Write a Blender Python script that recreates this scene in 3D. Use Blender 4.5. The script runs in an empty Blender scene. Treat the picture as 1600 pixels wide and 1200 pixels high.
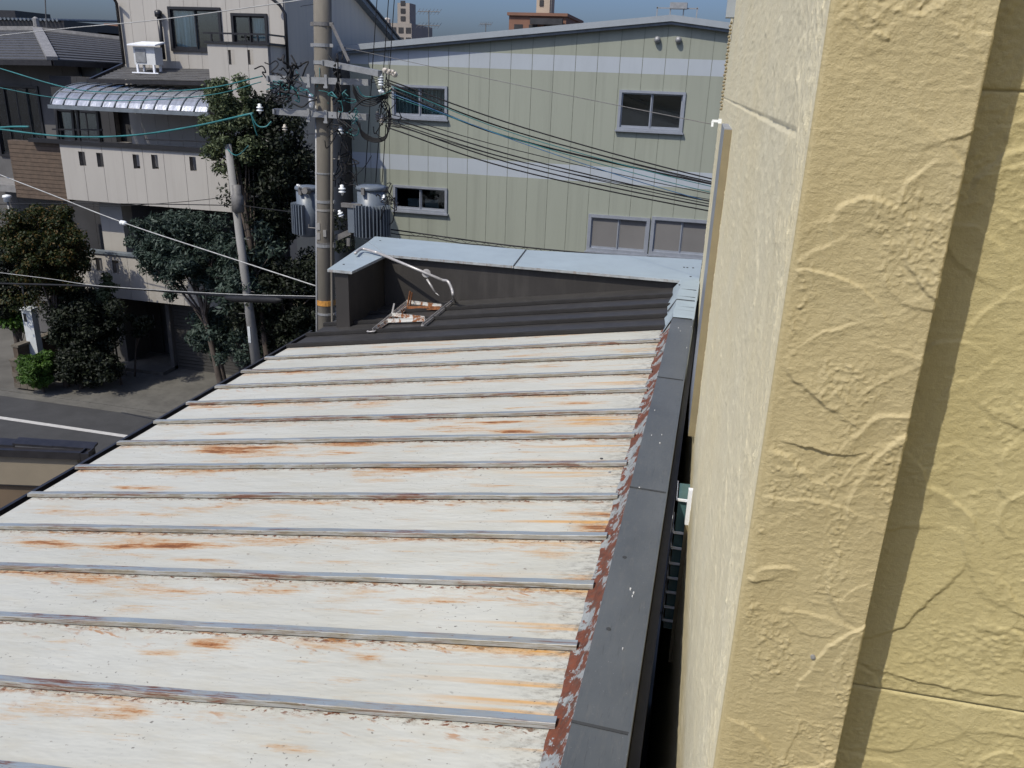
import bpy, math, random
import numpy as np
from mathutils import Vector, Matrix
random.seed(7); rng = np.random.default_rng(11)
S = bpy.context.scene; C = S.collection

# ---------------------------------------------------------------- camera, sky, sun, exposure
F = 1294.0; HC = 8.2
def _n(v): v = np.array(v, float); return v/np.linalg.norm(v)
_down = _n([662-800, 4150-600, F])
def hor(x): return 600-((x-800)*_down[0]+F*_down[2])/_down[1]
_Y = _n([1138-800, hor(1138)-600, F]); _Z = -_down; _X = np.cross(_Y, _Z)
R3 = np.stack([_X, _Y, _Z]); CAM = np.array([0, 0, HC])
cd = bpy.data.cameras.new('camera'); cam = bpy.data.objects.new('camera', cd); C.objects.link(cam)
cd.sensor_fit = 'HORIZONTAL'; cd.sensor_width = 36; cd.lens = F/1600*36; cd.clip_start = .05; cd.clip_end = 3000
m = np.eye(4); m[:3, 0] = R3@[1, 0, 0]; m[:3, 1] = R3@[0, -1, 0]; m[:3, 2] = R3@[0, 0, -1]; m[:3, 3] = CAM
cam.matrix_world = Matrix(m.tolist()); S.camera = cam

SUN = _n([-.40, -.66, 1.0])
w = bpy.data.worlds.new('World'); S.world = w; w.use_nodes = True
nt = w.node_tree; bg = nt.nodes['Background']; sk = nt.nodes.new('ShaderNodeTexSky')
sk.sky_type = 'NISHITA'; sk.sun_disc = False; sk.sun_elevation = math.asin(SUN[2])
sk.sun_rotation = math.atan2(SUN[0], SUN[1]); sk.air_density = 1.0; sk.dust_density = 4.0; sk.ozone_density = 3.5; sk.altitude = 0
mxs = nt.nodes.new('ShaderNodeMix'); mxs.data_type = 'RGBA'; mxs.blend_type = 'MULTIPLY'; mxs.inputs[0].default_value = 1
nt.links.new(sk.outputs[0], mxs.inputs[6]); mxs.inputs[7].default_value = (.64, .74, .97, 1); nt.links.new(mxs.outputs[2], bg.inputs[0]); bg.inputs[1].default_value = .15
sd = bpy.data.lights.new('sun', 'SUN'); sd.energy = 4.2; sd.angle = math.radians(.5); sd.color = (1, .935, .80)
so = bpy.data.objects.new('sun', sd); C.objects.link(so)
so.rotation_euler = Vector(SUN.tolist()).to_track_quat('Z', 'Y').to_euler()
S.view_settings.view_transform = 'Standard'; S.view_settings.look = 'None'
S.view_settings.exposure = 0; S.view_settings.gamma = 1; S.view_settings.use_curve_mapping = False

# ---------------------------------------------------------------- survey helpers: a sight line met with a real plane
def ray(px, py): return R3@_n([px-800, py-600, F])
def oY(px, py, y): d = ray(px, py); return CAM+d*(y/d[1])
def oX(px, py, x): d = ray(px, py); return CAM+d*(x/d[0])
def oZ(px, py, z): d = ray(px, py); return CAM+d*((z-HC)/d[2])
def oP(px, py, p0, nn): d = ray(px, py); return CAM+d*(np.dot(np.array(p0)-CAM, nn)/np.dot(d, nn))

# ---------------------------------------------------------------- materials
def srgb(r, g, b):
    f = lambda c: (c/255/12.92) if c/255 <= .04045 else ((c/255+.055)/1.055)**2.4
    return (f(r), f(g), f(b))
class NT:
    def __init__(s, name):
        s.m = bpy.data.materials.new(name); s.m.use_nodes = True; s.t = s.m.node_tree
        s.b = s.t.nodes['Principled BSDF']; s.out = s.t.nodes['Material Output']
    def n(s, typ, **k):
        o = s.t.nodes.new(typ)
        for a, b in k.items(): setattr(o, a, b)
        return o
    def l(s, a, b): s.t.links.new(a, b)
    def pos(s, scale=(1, 1, 1), space='pos'):
        if space == 'pos': g = s.n('ShaderNodeNewGeometry'); o = g.outputs['Position']
        else: g = s.n('ShaderNodeTexCoord'); o = g.outputs['Object']
        mp = s.n('ShaderNodeMapping'); mp.inputs['Scale'].default_value = scale; s.l(o, mp.inputs[0]); return mp.outputs[0]
    def noise(s, vec, scale=5, detail=4, rough=.6, dist=0):
        o = s.n('ShaderNodeTexNoise'); o.inputs['Scale'].default_value = scale; o.inputs['Detail'].default_value = detail
        o.inputs['Roughness'].default_value = rough; o.inputs['Distortion'].default_value = dist; s.l(vec, o.inputs['Vector']); return o.outputs[0]
    def ramp(s, fac, a, b, inv=False):
        o = s.n('ShaderNodeMapRange'); o.clamp = True; o.inputs[1].default_value = a; o.inputs[2].default_value = b
        o.inputs[3].default_value = 1 if inv else 0; o.inputs[4].default_value = 0 if inv else 1; s.l(fac, o.inputs[0]); return o.outputs[0]
    def math(s, op, a, b=None):
        o = s.n('ShaderNodeMath', operation=op)
        for i, v in enumerate((a, b)):
            if v is None: continue
            if isinstance(v, (int, float)): o.inputs[i].default_value = v
            else: s.l(v, o.inputs[i])
        return o.outputs[0]
    def mix(s, fac, a, b):
        o = s.n('ShaderNodeMix', data_type='RGBA')
        if isinstance(fac, (int, float)): o.inputs[0].default_value = fac
        else: s.l(fac, o.inputs[0])
        for i, v in ((6, a), (7, b)):
            if isinstance(v, tuple): o.inputs[i].default_value = (*v[:3], 1)
            else: s.l(v, o.inputs[i])
        return o.outputs[2]
    def bump(s, h, strength=.3, dist=.01):
        o = s.n('ShaderNodeBump'); o.inputs['Strength'].default_value = strength; o.inputs['Distance'].default_value = dist
        s.l(h, o.inputs['Height']); s.l(o.outputs[0], s.b.inputs['Normal']); return o
    def col(s, c): s.l(c, s.b.inputs['Base Color'])
    def rough(s, v): s.b.inputs['Roughness'].default_value = v

def plain(name, c, rough=.6, metal=0, var=.25, scale=6, stretch=(1, 1, 1), bump=0, bs=60, spec=.5, dirt=None, dirt_amt=.5):
    k = NT(name); k.rough(rough); k.b.inputs['Metallic'].default_value = metal; k.b.inputs['Specular IOR Level'].default_value = spec
    p = k.pos(stretch); nz = k.noise(p, scale, 5)
    lo = tuple(x*(1-var) for x in c); hi = tuple(min(1, x*(1+var)) for x in c)
    cc = k.mix(k.ramp(nz, .3, .7), lo, hi)
    if dirt:
        d = k.noise(k.pos(tuple(a*b for a, b in zip(stretch, (2.3, 2.3, .35)))), scale*1.7, 6, .65)
        cc = k.mix(k.math('MULTIPLY', k.ramp(d, .5, .72), dirt_amt), cc, dirt)
    k.col(cc)
    if bump: k.bump(k.noise(k.pos(), bs, 4), bump, .01)
    return k.m

def island_leaf(name, dark, mid, light, trans=.25):
    k = NT(name); g = k.n('ShaderNodeNewGeometry'); r = k.n('ShaderNodeValToRGB')
    e = r.color_ramp.elements; e[0].position = 0; e[0].color = (*dark, 1); e[1].position = 1; e[1].color = (*light, 1)
    x = e.new(.6); x.color = (*mid, 1)
    k.l(g.outputs['Random Per Island'], r.inputs[0]); k.col(r.outputs[0]); k.rough(.6); k.b.inputs['Specular IOR Level'].default_value = .3
    tr = k.n('ShaderNodeBsdfTranslucent'); k.l(r.outputs[0], tr.inputs[0])
    mx = k.n('ShaderNodeMixShader'); mx.inputs[0].default_value = trans
    k.l(k.b.outputs[0], mx.inputs[1]); k.l(tr.outputs[0], mx.inputs[2]); k.l(mx.outputs[0], k.out.inputs[0]); return k.m

# white painted sheet roof with rust
Y_B = 7.38; SP = .455; XR = -.33; XL = -4.33
def roof_z(x): return 6.02+.1569*(x-XR)
STAINS = [(395,705,120,9),(330,703,60,6),(730,668,75,9),(800,672,60,6),(690,682,60,6),(80,846,85,9),(170,852,80,8),(285,850,80,6),(440,849,70,6),(150,864,60,6),
 (930,826,75,8),(560,932,60,9),(640,938,60,7),(200,952,50,8),(430,925,60,6),(88,1002,50,8),(232,996,20,11),(322,1006,42,9),(240,1017,50,6),(480,1032,32,8),(577,1027,45,8),
 (525,1064,48,7),(202,1107,34,8),(172,1121,60,8),(345,1116,48,8),(880,630,60,4),(620,752,60,4),(250,760,60,4),(860,868,50,6),(905,905,40,7),(850,985,60,5),(830,945,60,7),
 (520,902,60,5),(700,905,50,5),(470,1172,60,9),(700,1085,60,5),(860,555,60,3),(640,592,70,3),(500,640,80,4),(930,655,50,4),(560,693,60,4)]
BSTAINS = [(100,1075,95,12),(240,1086,110,12),(350,1096,70,10),(170,888,120,7),(420,908,90,6),(560,880,60,5),(880,728,80,5),(150,1190,90,14),(600,1115,60,6),(760,975,60,6),(330,740,70,5),(640,780,70,5),(500,655,60,4),(900,700,60,4)]
_rs = random.Random(21)
def to_roof(L):
    nn_ = _n([-.155, 0, .988]); p0 = np.array([XR, 0, 6.02]); out = []
    for (px, py, hl, hh) in L:
        c_ = oP(px, py, p0, nn_); out.append((c_[0], c_[1], abs(oP(px+hl, py, p0, nn_)[0]-c_[0]), abs(oP(px, py+hh, p0, nn_)[1]-c_[1])))
    return out
RST = to_roof(STAINS)+[(_rs.uniform(-4.2, -.5), _rs.uniform(-1.8, 7.7), _rs.uniform(.08, .35), _rs.uniform(.008, .025)) for _ in range(46)]
BST = to_roof(BSTAINS)+[(_rs.uniform(-4.3, -.5), Y_B-SP*_rs.randint(0, 18), _rs.uniform(.05, .4), .03) for _ in range(26)]
def stain_at(x, y, L):
    v = 0
    for cx, cy, a_, b_ in L:
        q = abs(y-cy)/b_
        if q > 1.6: continue
        d = math.hypot((x-cx)/a_, q)
        if d < 1.6: v = max(v, 1-d/1.6)
    return v
def set_stain(o, L):
    at = o.data.attributes.new('stain', 'FLOAT', 'POINT'); at.data.foreach_set('value', [stain_at(q.co.x, q.co.y, L) for q in o.data.vertices])
def stain_node(k):
    g = k.n('ShaderNodeAttribute'); g.attribute_name = 'stain'; return g.outputs['Fac']
def rust_roof():
    k = NT('rusty_white_paint'); k.b.inputs['Specular IOR Level'].default_value = .3
    g = k.n('ShaderNodeNewGeometry'); sp = k.n('ShaderNodeSeparateXYZ'); k.l(g.outputs['Position'], sp.inputs[0])
    X, Y = sp.outputs[0], sp.outputs[1]
    v = k.math('FRACT', k.math('DIVIDE', k.math('SUBTRACT', Y, Y_B-SP*30), SP))   # 0 at near batten, 1 at far one
    far = k.ramp(v, .35, .93); near = k.ramp(v, .0, .12, True)
    n0 = k.noise(k.pos((1, 1, 1)), 1.2, 3)
    base = k.mix(k.ramp(n0, .3, .7), (.385, .385, .345), (.43, .432, .395))
    dn = k.noise(k.pos((1.2, 4, 1)), 2.6, 7, .65)
    base = k.mix(k.math('MULTIPLY', k.ramp(dn, .48, .70), .30), base, (.36, .325, .24))
    patch = k.ramp(k.noise(k.pos((.75, 1.9, 1)), 1.15, 3, .5), .42, .58)
    fine = k.noise(k.pos((4.5, 60, 1)), 1.6, 6, .72)
    grain = k.noise(k.pos((1, 1.5, 1)), 42, 4, .7)
    big = k.noise(k.pos((.9, 5.2, 1)), 1.55, 4, .58)
    t = k.math('ADD', k.math('ADD', big, k.math('MULTIPLY', k.math('SUBTRACT', fine, .5), .46)), k.math('MULTIPLY', k.math('SUBTRACT', grain, .5), .12))
    t = k.math('ADD', t, k.math('MULTIPLY', k.math('SUBTRACT', far, .55), .10))
    t = k.math('ADD', k.math('SUBTRACT', t, .035), k.math('MULTIPLY', stain_node(k), .215))
    m1 = k.ramp(t, .53, .70)
    c = k.mix(k.math('MULTIPLY', m1, .85), base, (.37, .215, .09))
    m2 = k.ramp(t, .65, .73)
    c = k.mix(k.math('MULTIPLY', m2, .9), c, (.25, .095, .032))
    m2b = k.ramp(t, .725, .765)
    c = k.mix(k.math('MULTIPLY', m2b, .85), c, (.12, .045, .02))
    wv = k.noise(k.pos((2.2, 2.2, 1)), 2.2, 3)
    # slanting licks that run down from the batten foot
    cmb = k.n('ShaderNodeCombineXYZ'); k.l(k.math('ADD', k.math('MULTIPLY', X, 2.6), k.math('MULTIPLY', Y, -7.0)), cmb.inputs[0])
    k.l(k.math('ADD', k.math('MULTIPLY', Y, 13), k.math('MULTIPLY', X, 5.0)), cmb.inputs[1])
    b = k.noise(cmb.outputs[0], 1.5, 6, .66, .25)
    m3 = k.math('MULTIPLY', k.math('MULTIPLY', k.ramp(b, .57, .63), k.ramp(v, .58, .84)), k.ramp(k.noise(k.pos((1.3, 2.2, 1)), 1.6, 2), .46, .56))
    c = k.mix(k.math('MULTIPLY', m3, .8), c, (.32, .15, .055))
    # rust fringe at the far edge of each panel, under the batten
    fr = k.noise(k.pos((3.2, 12, 1)), 3.2, 7, .74, .3)
    m4 = k.math('MULTIPLY', k.ramp(fr, .50, .60), k.ramp(v, .78, .93))
    pm = k.ramp(k.noise(k.pos((1, 2.3, 1)), 1.9, 3), .44, .58)
    c = k.mix(k.math('MULTIPLY', m4, pm), c, (.27, .125, .045))
    fr2 = k.noise(k.pos((9, 16, 1)), 3.2, 6, .7, .4)
    c = k.mix(k.math('MULTIPLY', k.ramp(fr2, .53, .59), k.ramp(v, .875, .92)), c, (.13, .045, .02))
    # ochre runs from the upper edge
    rn = k.noise(k.pos((.35, 13, 1)), 1.15, 3, .5)
    m5 = k.math('MULTIPLY', k.ramp(rn, .56, .68), k.ramp(k.math('ADD', X, k.math('MULTIPLY', wv, .5)), -.95, -.3))
    c = k.mix(k.math('MULTIPLY', m5, .9), c, (.46, .25, .07))
    # grey dirt against the flashing and at batten ends
    dd = k.noise(k.pos((7, 14, 1)), 2.8, 8, .75)
    edge = k.ramp(X, -.72, -.34)
    m6 = k.math('MULTIPLY', k.ramp(dd, .47, .62), k.math('MULTIPLY', edge, edge))
    c = k.mix(k.math('MULTIPLY', m6, .85), c, (.13, .12, .10))
    m7 = k.math('MULTIPLY', k.math('MAXIMUM', k.ramp(v, .87, .94), near), k.ramp(dd, .5, .6))
    c = k.mix(k.math('MULTIPLY', m7, .6), c, (.16, .14, .11))
    # chips
    ch = k.noise(k.pos((1, 1.3, 1)), 46, 3, .6); cm = k.ramp(k.noise(k.pos(), 2.6, 3), .42, .62)
    c = k.mix(k.math('MULTIPLY', k.ramp(ch, .665, .69), cm), c, (.10, .09, .08))
    ch2 = k.noise(k.pos((1, 1.6, 1)), 17, 5, .7)
    c = k.mix(k.math('MULTIPLY', k.ramp(ch2, .685, .70), .9), c, (.12, .09, .07))
    k.col(c)
    ro = k.ramp(k.math('MAXIMUM', m2, m1), 0, 1); r2 = k.n('ShaderNodeMapRange'); k.l(ro, r2.inputs[0]); r2.inputs[3].default_value = .42; r2.inputs[4].default_value = .85
    k.l(r2.outputs[0], k.b.inputs['Roughness'])
    hh = k.math('ADD', k.math('MULTIPLY', k.noise(k.pos((1, 3, 1)), 3, 3), 1.0), k.math('MULTIPLY', k.math('ADD', m2, k.ramp(ch, .7, .725)), -.06))
    k.bump(hh, .35, .03); return k.m
def batten_mat(name, base, dirtc, lo=.54):
    k = NT(name); k.rough(.45); g_ = k.n('ShaderNodeNewGeometry'); s_ = k.n('ShaderNodeSeparateXYZ'); k.l(g_.outputs['Position'], s_.inputs[0])
    cb_ = k.n('ShaderNodeCombineXYZ'); k.l(s_.outputs[0], cb_.inputs[0]); k.l(s_.outputs[1], cb_.inputs[1]); k.l(k.math('SUBTRACT', s_.outputs[2], k.math('MULTIPLY', s_.outputs[0], .1569)), cb_.inputs[2])
    def _pos(sc=(1, 1, 1), space=None):
        mp = k.n('ShaderNodeMapping'); mp.inputs['Scale'].default_value = sc; k.l(cb_.outputs[0], mp.inputs[0]); return mp.outputs[0]
    k.pos = _pos; g = k.pos((1, 1, 1))
    c = k.mix(k.ramp(k.noise(g, 3, 4), .3, .7), tuple(x*.85 for x in base), tuple(x*1.12 for x in base))
    c = k.mix(k.math('MULTIPLY', k.ramp(k.noise(k.pos((2, 8, 8)), 3, 6, .7), .44, .62), .7), c, dirtc)
    if not name.startswith('worn'): c = k.mix(k.ramp(k.noise(k.pos((2.5, 1, 70)), 2.0, 5, .7), .52, .60), c, (.12, .095, .06))
    m1 = k.math('MULTIPLY', k.ramp(k.noise(k.pos((1.6, 34, 34)), 1.5, 8, .74, 0), lo+.05, lo+.12), k.ramp(k.noise(k.pos((1, 2, 2)), 1.3, 2), .42, .6))
    m1 = k.math('MAXIMUM', m1, k.ramp(k.math('ADD', k.math('MULTIPLY', stain_node(k), .34), k.math('MULTIPLY', k.noise(k.pos((4, 60, 60)), 2.0, 6, .72), .9)), .64, .74))
    c = k.mix(m1, c, (.115, .045, .024))
    m2 = k.ramp(k.noise(k.pos((10, 30, 30)), 2.3, 5, .7), .64, .68)
    c = k.mix(m2, c, (.12, .055, .03))
    k.col(c); k.bump(k.noise(k.pos((2, 6, 6)), 6, 4), .3, .01); return k.m
def flaking():
    k = NT('flaking_paint_over_rust'); k.rough(.75)
    nz = k.noise(k.pos((1, .7, 1)), 9, 7, .70, 0)
    c = k.mix(k.ramp(k.noise(k.pos(), 25, 4), .35, .7), (.15, .042, .018), (.075, .026, .014))
    c = k.mix(k.ramp(nz, .475, .495), (.235, .25, .25), c)
    c = k.mix(k.math('MULTIPLY', k.ramp(k.noise(k.pos(), 26, 6, .7), .52, .64), .7), c, (.07, .06, .05))
    k.col(c); k.bump(nz, .6, .01); return k.m
def stucco(name, c, alt, amt=.5, sc=(1, 1, 1)):
    k = NT(name); k.rough(.62); k.b.inputs['Specular IOR Level'].default_value = .35
    a = k.noise(k.pos(sc), 4.0, 5)
    cc = k.mix(k.math('MULTIPLY', k.ramp(a, .3, .72), amt), c, alt)
    cc = k.mix(k.math('MULTIPLY', k.ramp(k.noise(k.pos(sc), 60, 6, .7), .50, .72), .28), cc, tuple(x*.70 for x in c))
    cc = k.mix(k.math('MULTIPLY', k.ramp(k.noise(k.pos((9, 9, .7)), 2.4, 5, .65), .50, .74), .30), cc, tuple(x*y for x, y in zip(c, (.72, .70, .66))))
    cc = k.mix(k.math('MULTIPLY', k.ramp(k.noise(k.pos(), 210, 3, .6), .64, .72), .35), cc, tuple(x*.55 for x in c))
    k.col(cc)
    h = k.math('ADD', k.math('MULTIPLY', k.noise(k.pos(), 95, 6, .65), 1.), k.math('MULTIPLY', k.noise(k.pos(), 340, 3), .35))
    k.bump(h, .8, .0032); return k.m
def glass_mat(name, tint=(.80, .86, .86), opac=.55, rough=.03):
    k = NT(name); k.t.nodes.remove(k.b)
    gl = k.n('ShaderNodeBsdfGlossy'); gl.inputs['Roughness'].default_value = rough; gl.inputs[0].default_value = (.9, .95, 1, 1)
    tr = k.n('ShaderNodeBsdfTransparent'); tr.inputs[0].default_value = (*tint, 1)
    fr = k.n('ShaderNodeFresnel'); fr.inputs[0].default_value = 1.5
    mx = k.n('ShaderNodeMixShader'); k.l(k.math('ADD', fr.outputs[0], opac*.1), mx.inputs[0])
    k.l(tr.outputs[0], mx.inputs[1]); k.l(gl.outputs[0], mx.inputs[2]); k.l(mx.outputs[0], k.out.inputs[0]); return k.m

M = {}
M['roof'] = rust_roof()
M['bat_top'] = batten_mat('worn_zinc_top', (.19, .225, .26), (.22, .22, .20), .48)
M['bat_side'] = batten_mat('stained_batten_side', (.26, .26, .245), (.17, .145, .09), .47)
M['gap'] = plain('dark_joint', (.035, .025, .02), .9)
M['droof'] = plain('dark_brown_sheet', (.030, .0285, .027), .5, var=.12, scale=2.5, dirt=(.07, .065, .06), dirt_amt=.35, bump=.1, bs=9)
M['droof_wall'] = plain('dark_brown_upstand', (.030, .027, .025), .55, var=.18, scale=1.5, dirt=(.065, .06, .055), dirt_amt=.5, bump=.1, bs=6)
M['zinc'] = plain('pale_blue_galvanised', (.29, .345, .375), .38, var=.07, scale=1.6, dirt=(.23, .27, .30), dirt_amt=.4, bump=.08, bs=7)
M['zincedge'] = plain('rusty_cap_edge', (.30, .32, .33), .6, var=.3, scale=14, stretch=(.5, 1, 1), dirt=(.16, .09, .05), dirt_amt=.8)
M['cap'] = plain('dark_grey_cap_metal', (.072, .080, .087), .40, var=.10, scale=2.2, dirt=(.09, .095, .09), dirt_amt=.45, bump=.1, bs=5)
k = NT('dark_grey_cap_metal'); k.rough(.42)
c_ = k.mix(k.ramp(k.noise(k.pos((1, .5, 1)), 3.5, 5), .3, .7), (.060, .067, .073), (.085, .093, .099))
c_ = k.mix(k.math('MULTIPLY', k.ramp(k.noise(k.pos((6, 1, 1)), 9, 6, .7), .52, .70), .45), c_, (.11, .11, .105))
c_ = k.mix(k.math('MULTIPLY', k.ramp(k.noise(k.pos((40, 3, 1)), 3, 5, .7), .60, .66), .35), c_, (.03, .032, .034))
c_ = k.mix(k.math('MULTIPLY', k.ramp(k.noise(k.pos(), 130, 2), .72, .76), .6), c_, (.3, .3, .29))
k.col(c_); k.bump(k.noise(k.pos(), 6, 3), .12, .02); M['cap'] = k.m
M['flake'] = flaking()
M['gutter'] = plain('dark_gutter', (.018, .017, .019), .35, var=.3, scale=8)
M['seal'] = plain('joint_sealant', (.03, .032, .034), .7)
M['chip'] = plain('white_chip', (.42, .42, .41), .6)
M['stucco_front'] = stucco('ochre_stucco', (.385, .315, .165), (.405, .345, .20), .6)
M['stucco_side'] = stucco('brightened_side_stucco', (.69, .605, .39), (.68, .62, .44), .8, (1, .4, .6))  # same paint as the front, with the side face's brightness put into the colour
M['stucco_rec'] = stucco('ochre_stucco_recess', (.405, .345, .172), (.42, .365, .20), .6)
M['alu'] = plain('aluminium', (.27, .29, .325), .35, metal=.3, var=.1)
M['alu_white'] = plain('white_aluminium', (.72, .74, .78), .35, var=.06)
M['tealglass'] = plain('teal_frosted_glass', (.06, .12, .125), .12, var=.2, scale=3)
M['brownside'] = plain('olive_brown_trim', (.20, .165, .095), .5, var=.12)
M['concrete'] = plain('pole_concrete', (.15, .135, .11), .85, var=.2, scale=5, stretch=(1, 1, .3), dirt=(.12, .11, .10), dirt_amt=.5, bump=.2)
M['concrete_lt'] = plain('pole_paint', (.20, .195, .185), .75, var=.15, scale=5, stretch=(1, 1, .3))
M['galv'] = plain('galvanised_steel', (.22, .225, .23), .5, metal=.2, var=.2, scale=10)
M['galv_dk'] = plain('aged_steel', (.12, .115, .11), .6, var=.3, scale=12)
M['transf'] = plain('blue_grey_tank_paint', (.105, .125, .15), .42, var=.12, scale=4, dirt=(.14, .16, .18), dirt_amt=.4)
M['porcelain'] = plain('white_porcelain', (.70, .72, .72), .2, var=.08)
M['porcelain_br'] = plain('dusty_porcelain', (.42, .38, .33), .4, var=.25, scale=20)
M['black'] = plain('black_cable', (.012, .012, .013), .6, var=.3, spec=.25)
M['teal'] = plain('teal_cable', (.02, .13, .135), .5, var=.35, scale=3)
M['blue'] = plain('blue_cable', (.03, .10, .20), .5, var=.35, scale=3)
M['greycable'] = plain('grey_cable', (.33, .33, .32), .5)
M['orange'] = plain('orange_band', (.42, .20, .04), .6, var=.25, scale=20)
M['green_panel'] = plain('sage_siding', (.235, .25, .203), .62, var=.04, scale=.9, stretch=(1, 1, .25), dirt=(.175, .185, .15), dirt_amt=.55)
M['band'] = plain('pale_band_siding', (.315, .345, .375), .55, var=.03, scale=1, dirt=(.26, .285, .30), dirt_amt=.3)
M['joint'] = plain('siding_joint', (.17, .18, .145), .8)
M['fascia'] = plain('pale_grey_fascia', (.25, .275, .295), .5, var=.06)
M['trimdark'] = plain('slate_trim', (.12, .14, .16), .5)
M['room'] = plain('dark_room_and_shade', (.03, .03, .033), .9, var=.3, scale=1)  # room interiors; also paints the shade on the terrace wall
M['curtain'] = plain('grey_curtain', (.34, .38, .36), .8, var=.35, scale=3, stretch=(9, 1, .3), bump=.3, bs=12)
M['curtain_w'] = plain('pale_curtain', (.60, .72, .76), .8, var=.25, scale=3, stretch=(8, 1, .3), bump=.3, bs=12)
M['frost'] = plain('frosted_grey_pane', (.15, .145, .14), .22, var=.10, scale=.8)
M['glass'] = glass_mat('window_glass')
M['white_siding'] = plain('off_white_siding', (.355, .335, .305), .65, var=.05, scale=1.5, stretch=(1, 1, .3), dirt=(.27, .25, .225), dirt_amt=.35)
M['side_siding'] = plain('grey_side_render', (.50, .45, .375), .75, var=.05, scale=1.2, stretch=(1, 1, .3), dirt=(.34, .32, .30), dirt_amt=.4)
M['blackframe'] = plain('black_frame', (.012, .012, .014), .4)
M['slot'] = plain('slot_lining', (.21, .195, .18), .8)
M['slate'] = plain('dark_slate_tiles', (.055, .055, .058), .6, var=.3, scale=14, stretch=(.4, 1, 1))
M['slate2'] = plain('grey_slate_tiles', (.075, .073, .072), .6, var=.3, scale=10, stretch=(.4, 1, 1))
M['ridge'] = plain('grey_hip_tile', (.19, .185, .18), .6)
k = NT('silver_polycarbonate'); k.rough(.22); k.b.inputs['Metallic'].default_value = .55
k.col(k.mix(k.ramp(k.noise(k.pos((3, 1, 1)), 4, 5), .3, .7), (.26, .27, .29), (.42, .43, .46))); k.bump(k.noise(k.pos(), 3, 3), .3, .05); M['poly'] = k.m
M['ac'] = plain('white_ac_casing', (.52, .53, .53), .5, var=.06)
M['brown_tile'] = plain('brown_wall_tile', (.09, .062, .042), .7, var=.25, scale=8)
M['grout'] = plain('tile_joint', (.07, .05, .035), .9)
M['grey_wall'] = plain('grey_render', (.085, .082, .08), .8, var=.15, scale=2)
M['cream_dk'] = plain('beige_render', (.20, .168, .12), .8, var=.1, scale=2)
M['brown_wall'] = plain('brown_render', (.12, .085, .053), .8, var=.12, scale=2)
M['shutter'] = plain('dark_garage_shutter', (.05, .048, .045), .55, var=.12, stretch=(.2, 1, 6), scale=3)
M['concrete_g'] = plain('driveway_concrete', (.09, .086, .076), .9, var=.25, scale=1.4, dirt=(.05, .047, .042), dirt_amt=.6, bump=.2)
M['asphalt'] = plain('asphalt', (.036, .036, .0365), .9, var=.22, scale=1.3, dirt=(.026, .026, .027), dirt_amt=.5, bump=.4, bs=90)
M['paint'] = plain('road_paint', (.40, .39, .37), .8, var=.15, scale=9)
M['ground'] = plain('packed_earth', (.085, .08, .07), .95, var=.3, scale=.8)
M['brick'] = plain('brown_block', (.10, .085, .065), .85, var=.3, scale=5)
M['post'] = plain('white_post', (.46, .48, .48), .6, var=.1)
M['bark'] = plain('bark', (.07, .055, .045), .9, var=.35, scale=9, stretch=(1, 1, .3))
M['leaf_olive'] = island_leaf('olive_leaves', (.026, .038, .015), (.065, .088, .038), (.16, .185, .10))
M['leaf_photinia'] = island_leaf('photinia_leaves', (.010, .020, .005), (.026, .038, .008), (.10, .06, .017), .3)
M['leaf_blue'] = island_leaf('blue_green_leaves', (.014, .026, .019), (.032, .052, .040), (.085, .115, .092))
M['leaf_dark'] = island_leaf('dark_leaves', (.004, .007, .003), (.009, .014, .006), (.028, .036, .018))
M['leaf_bright'] = island_leaf('bright_shrub_leaves', (.02, .05, .006), (.045, .10, .012), (.085, .16, .025), .3)
M['farbrown'] = plain('far_brown_tile', (.17, .085, .055), .8, var=.1, scale=.5)
M['farbeige'] = plain('far_beige', (.36, .29, .22), .8, var=.1, scale=.5)
M['fargrey'] = plain('far_grey', (.25, .22, .19), .8, var=.1, scale=.5)
M['rust'] = plain('rust_steel', (.22, .085, .03), .85, var=.5, scale=22, dirt=(.10, .04, .02), dirt_amt=.8)
k = NT('white_paint_rusting'); k.rough(.6)
c_ = k.mix(k.ramp(k.noise(k.pos(), 11, 7, .7), .50, .54), (.50, .49, .46), (.22, .09, .035)); k.col(c_); M['rustwhite'] = k.m
M['pipe'] = plain('weathered_aluminium_pipe', (.36, .345, .335), .4, metal=.25, var=.18, scale=14)
M['terracotta'] = plain('pale_flowerpot', (.40, .37, .34), .7)

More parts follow.
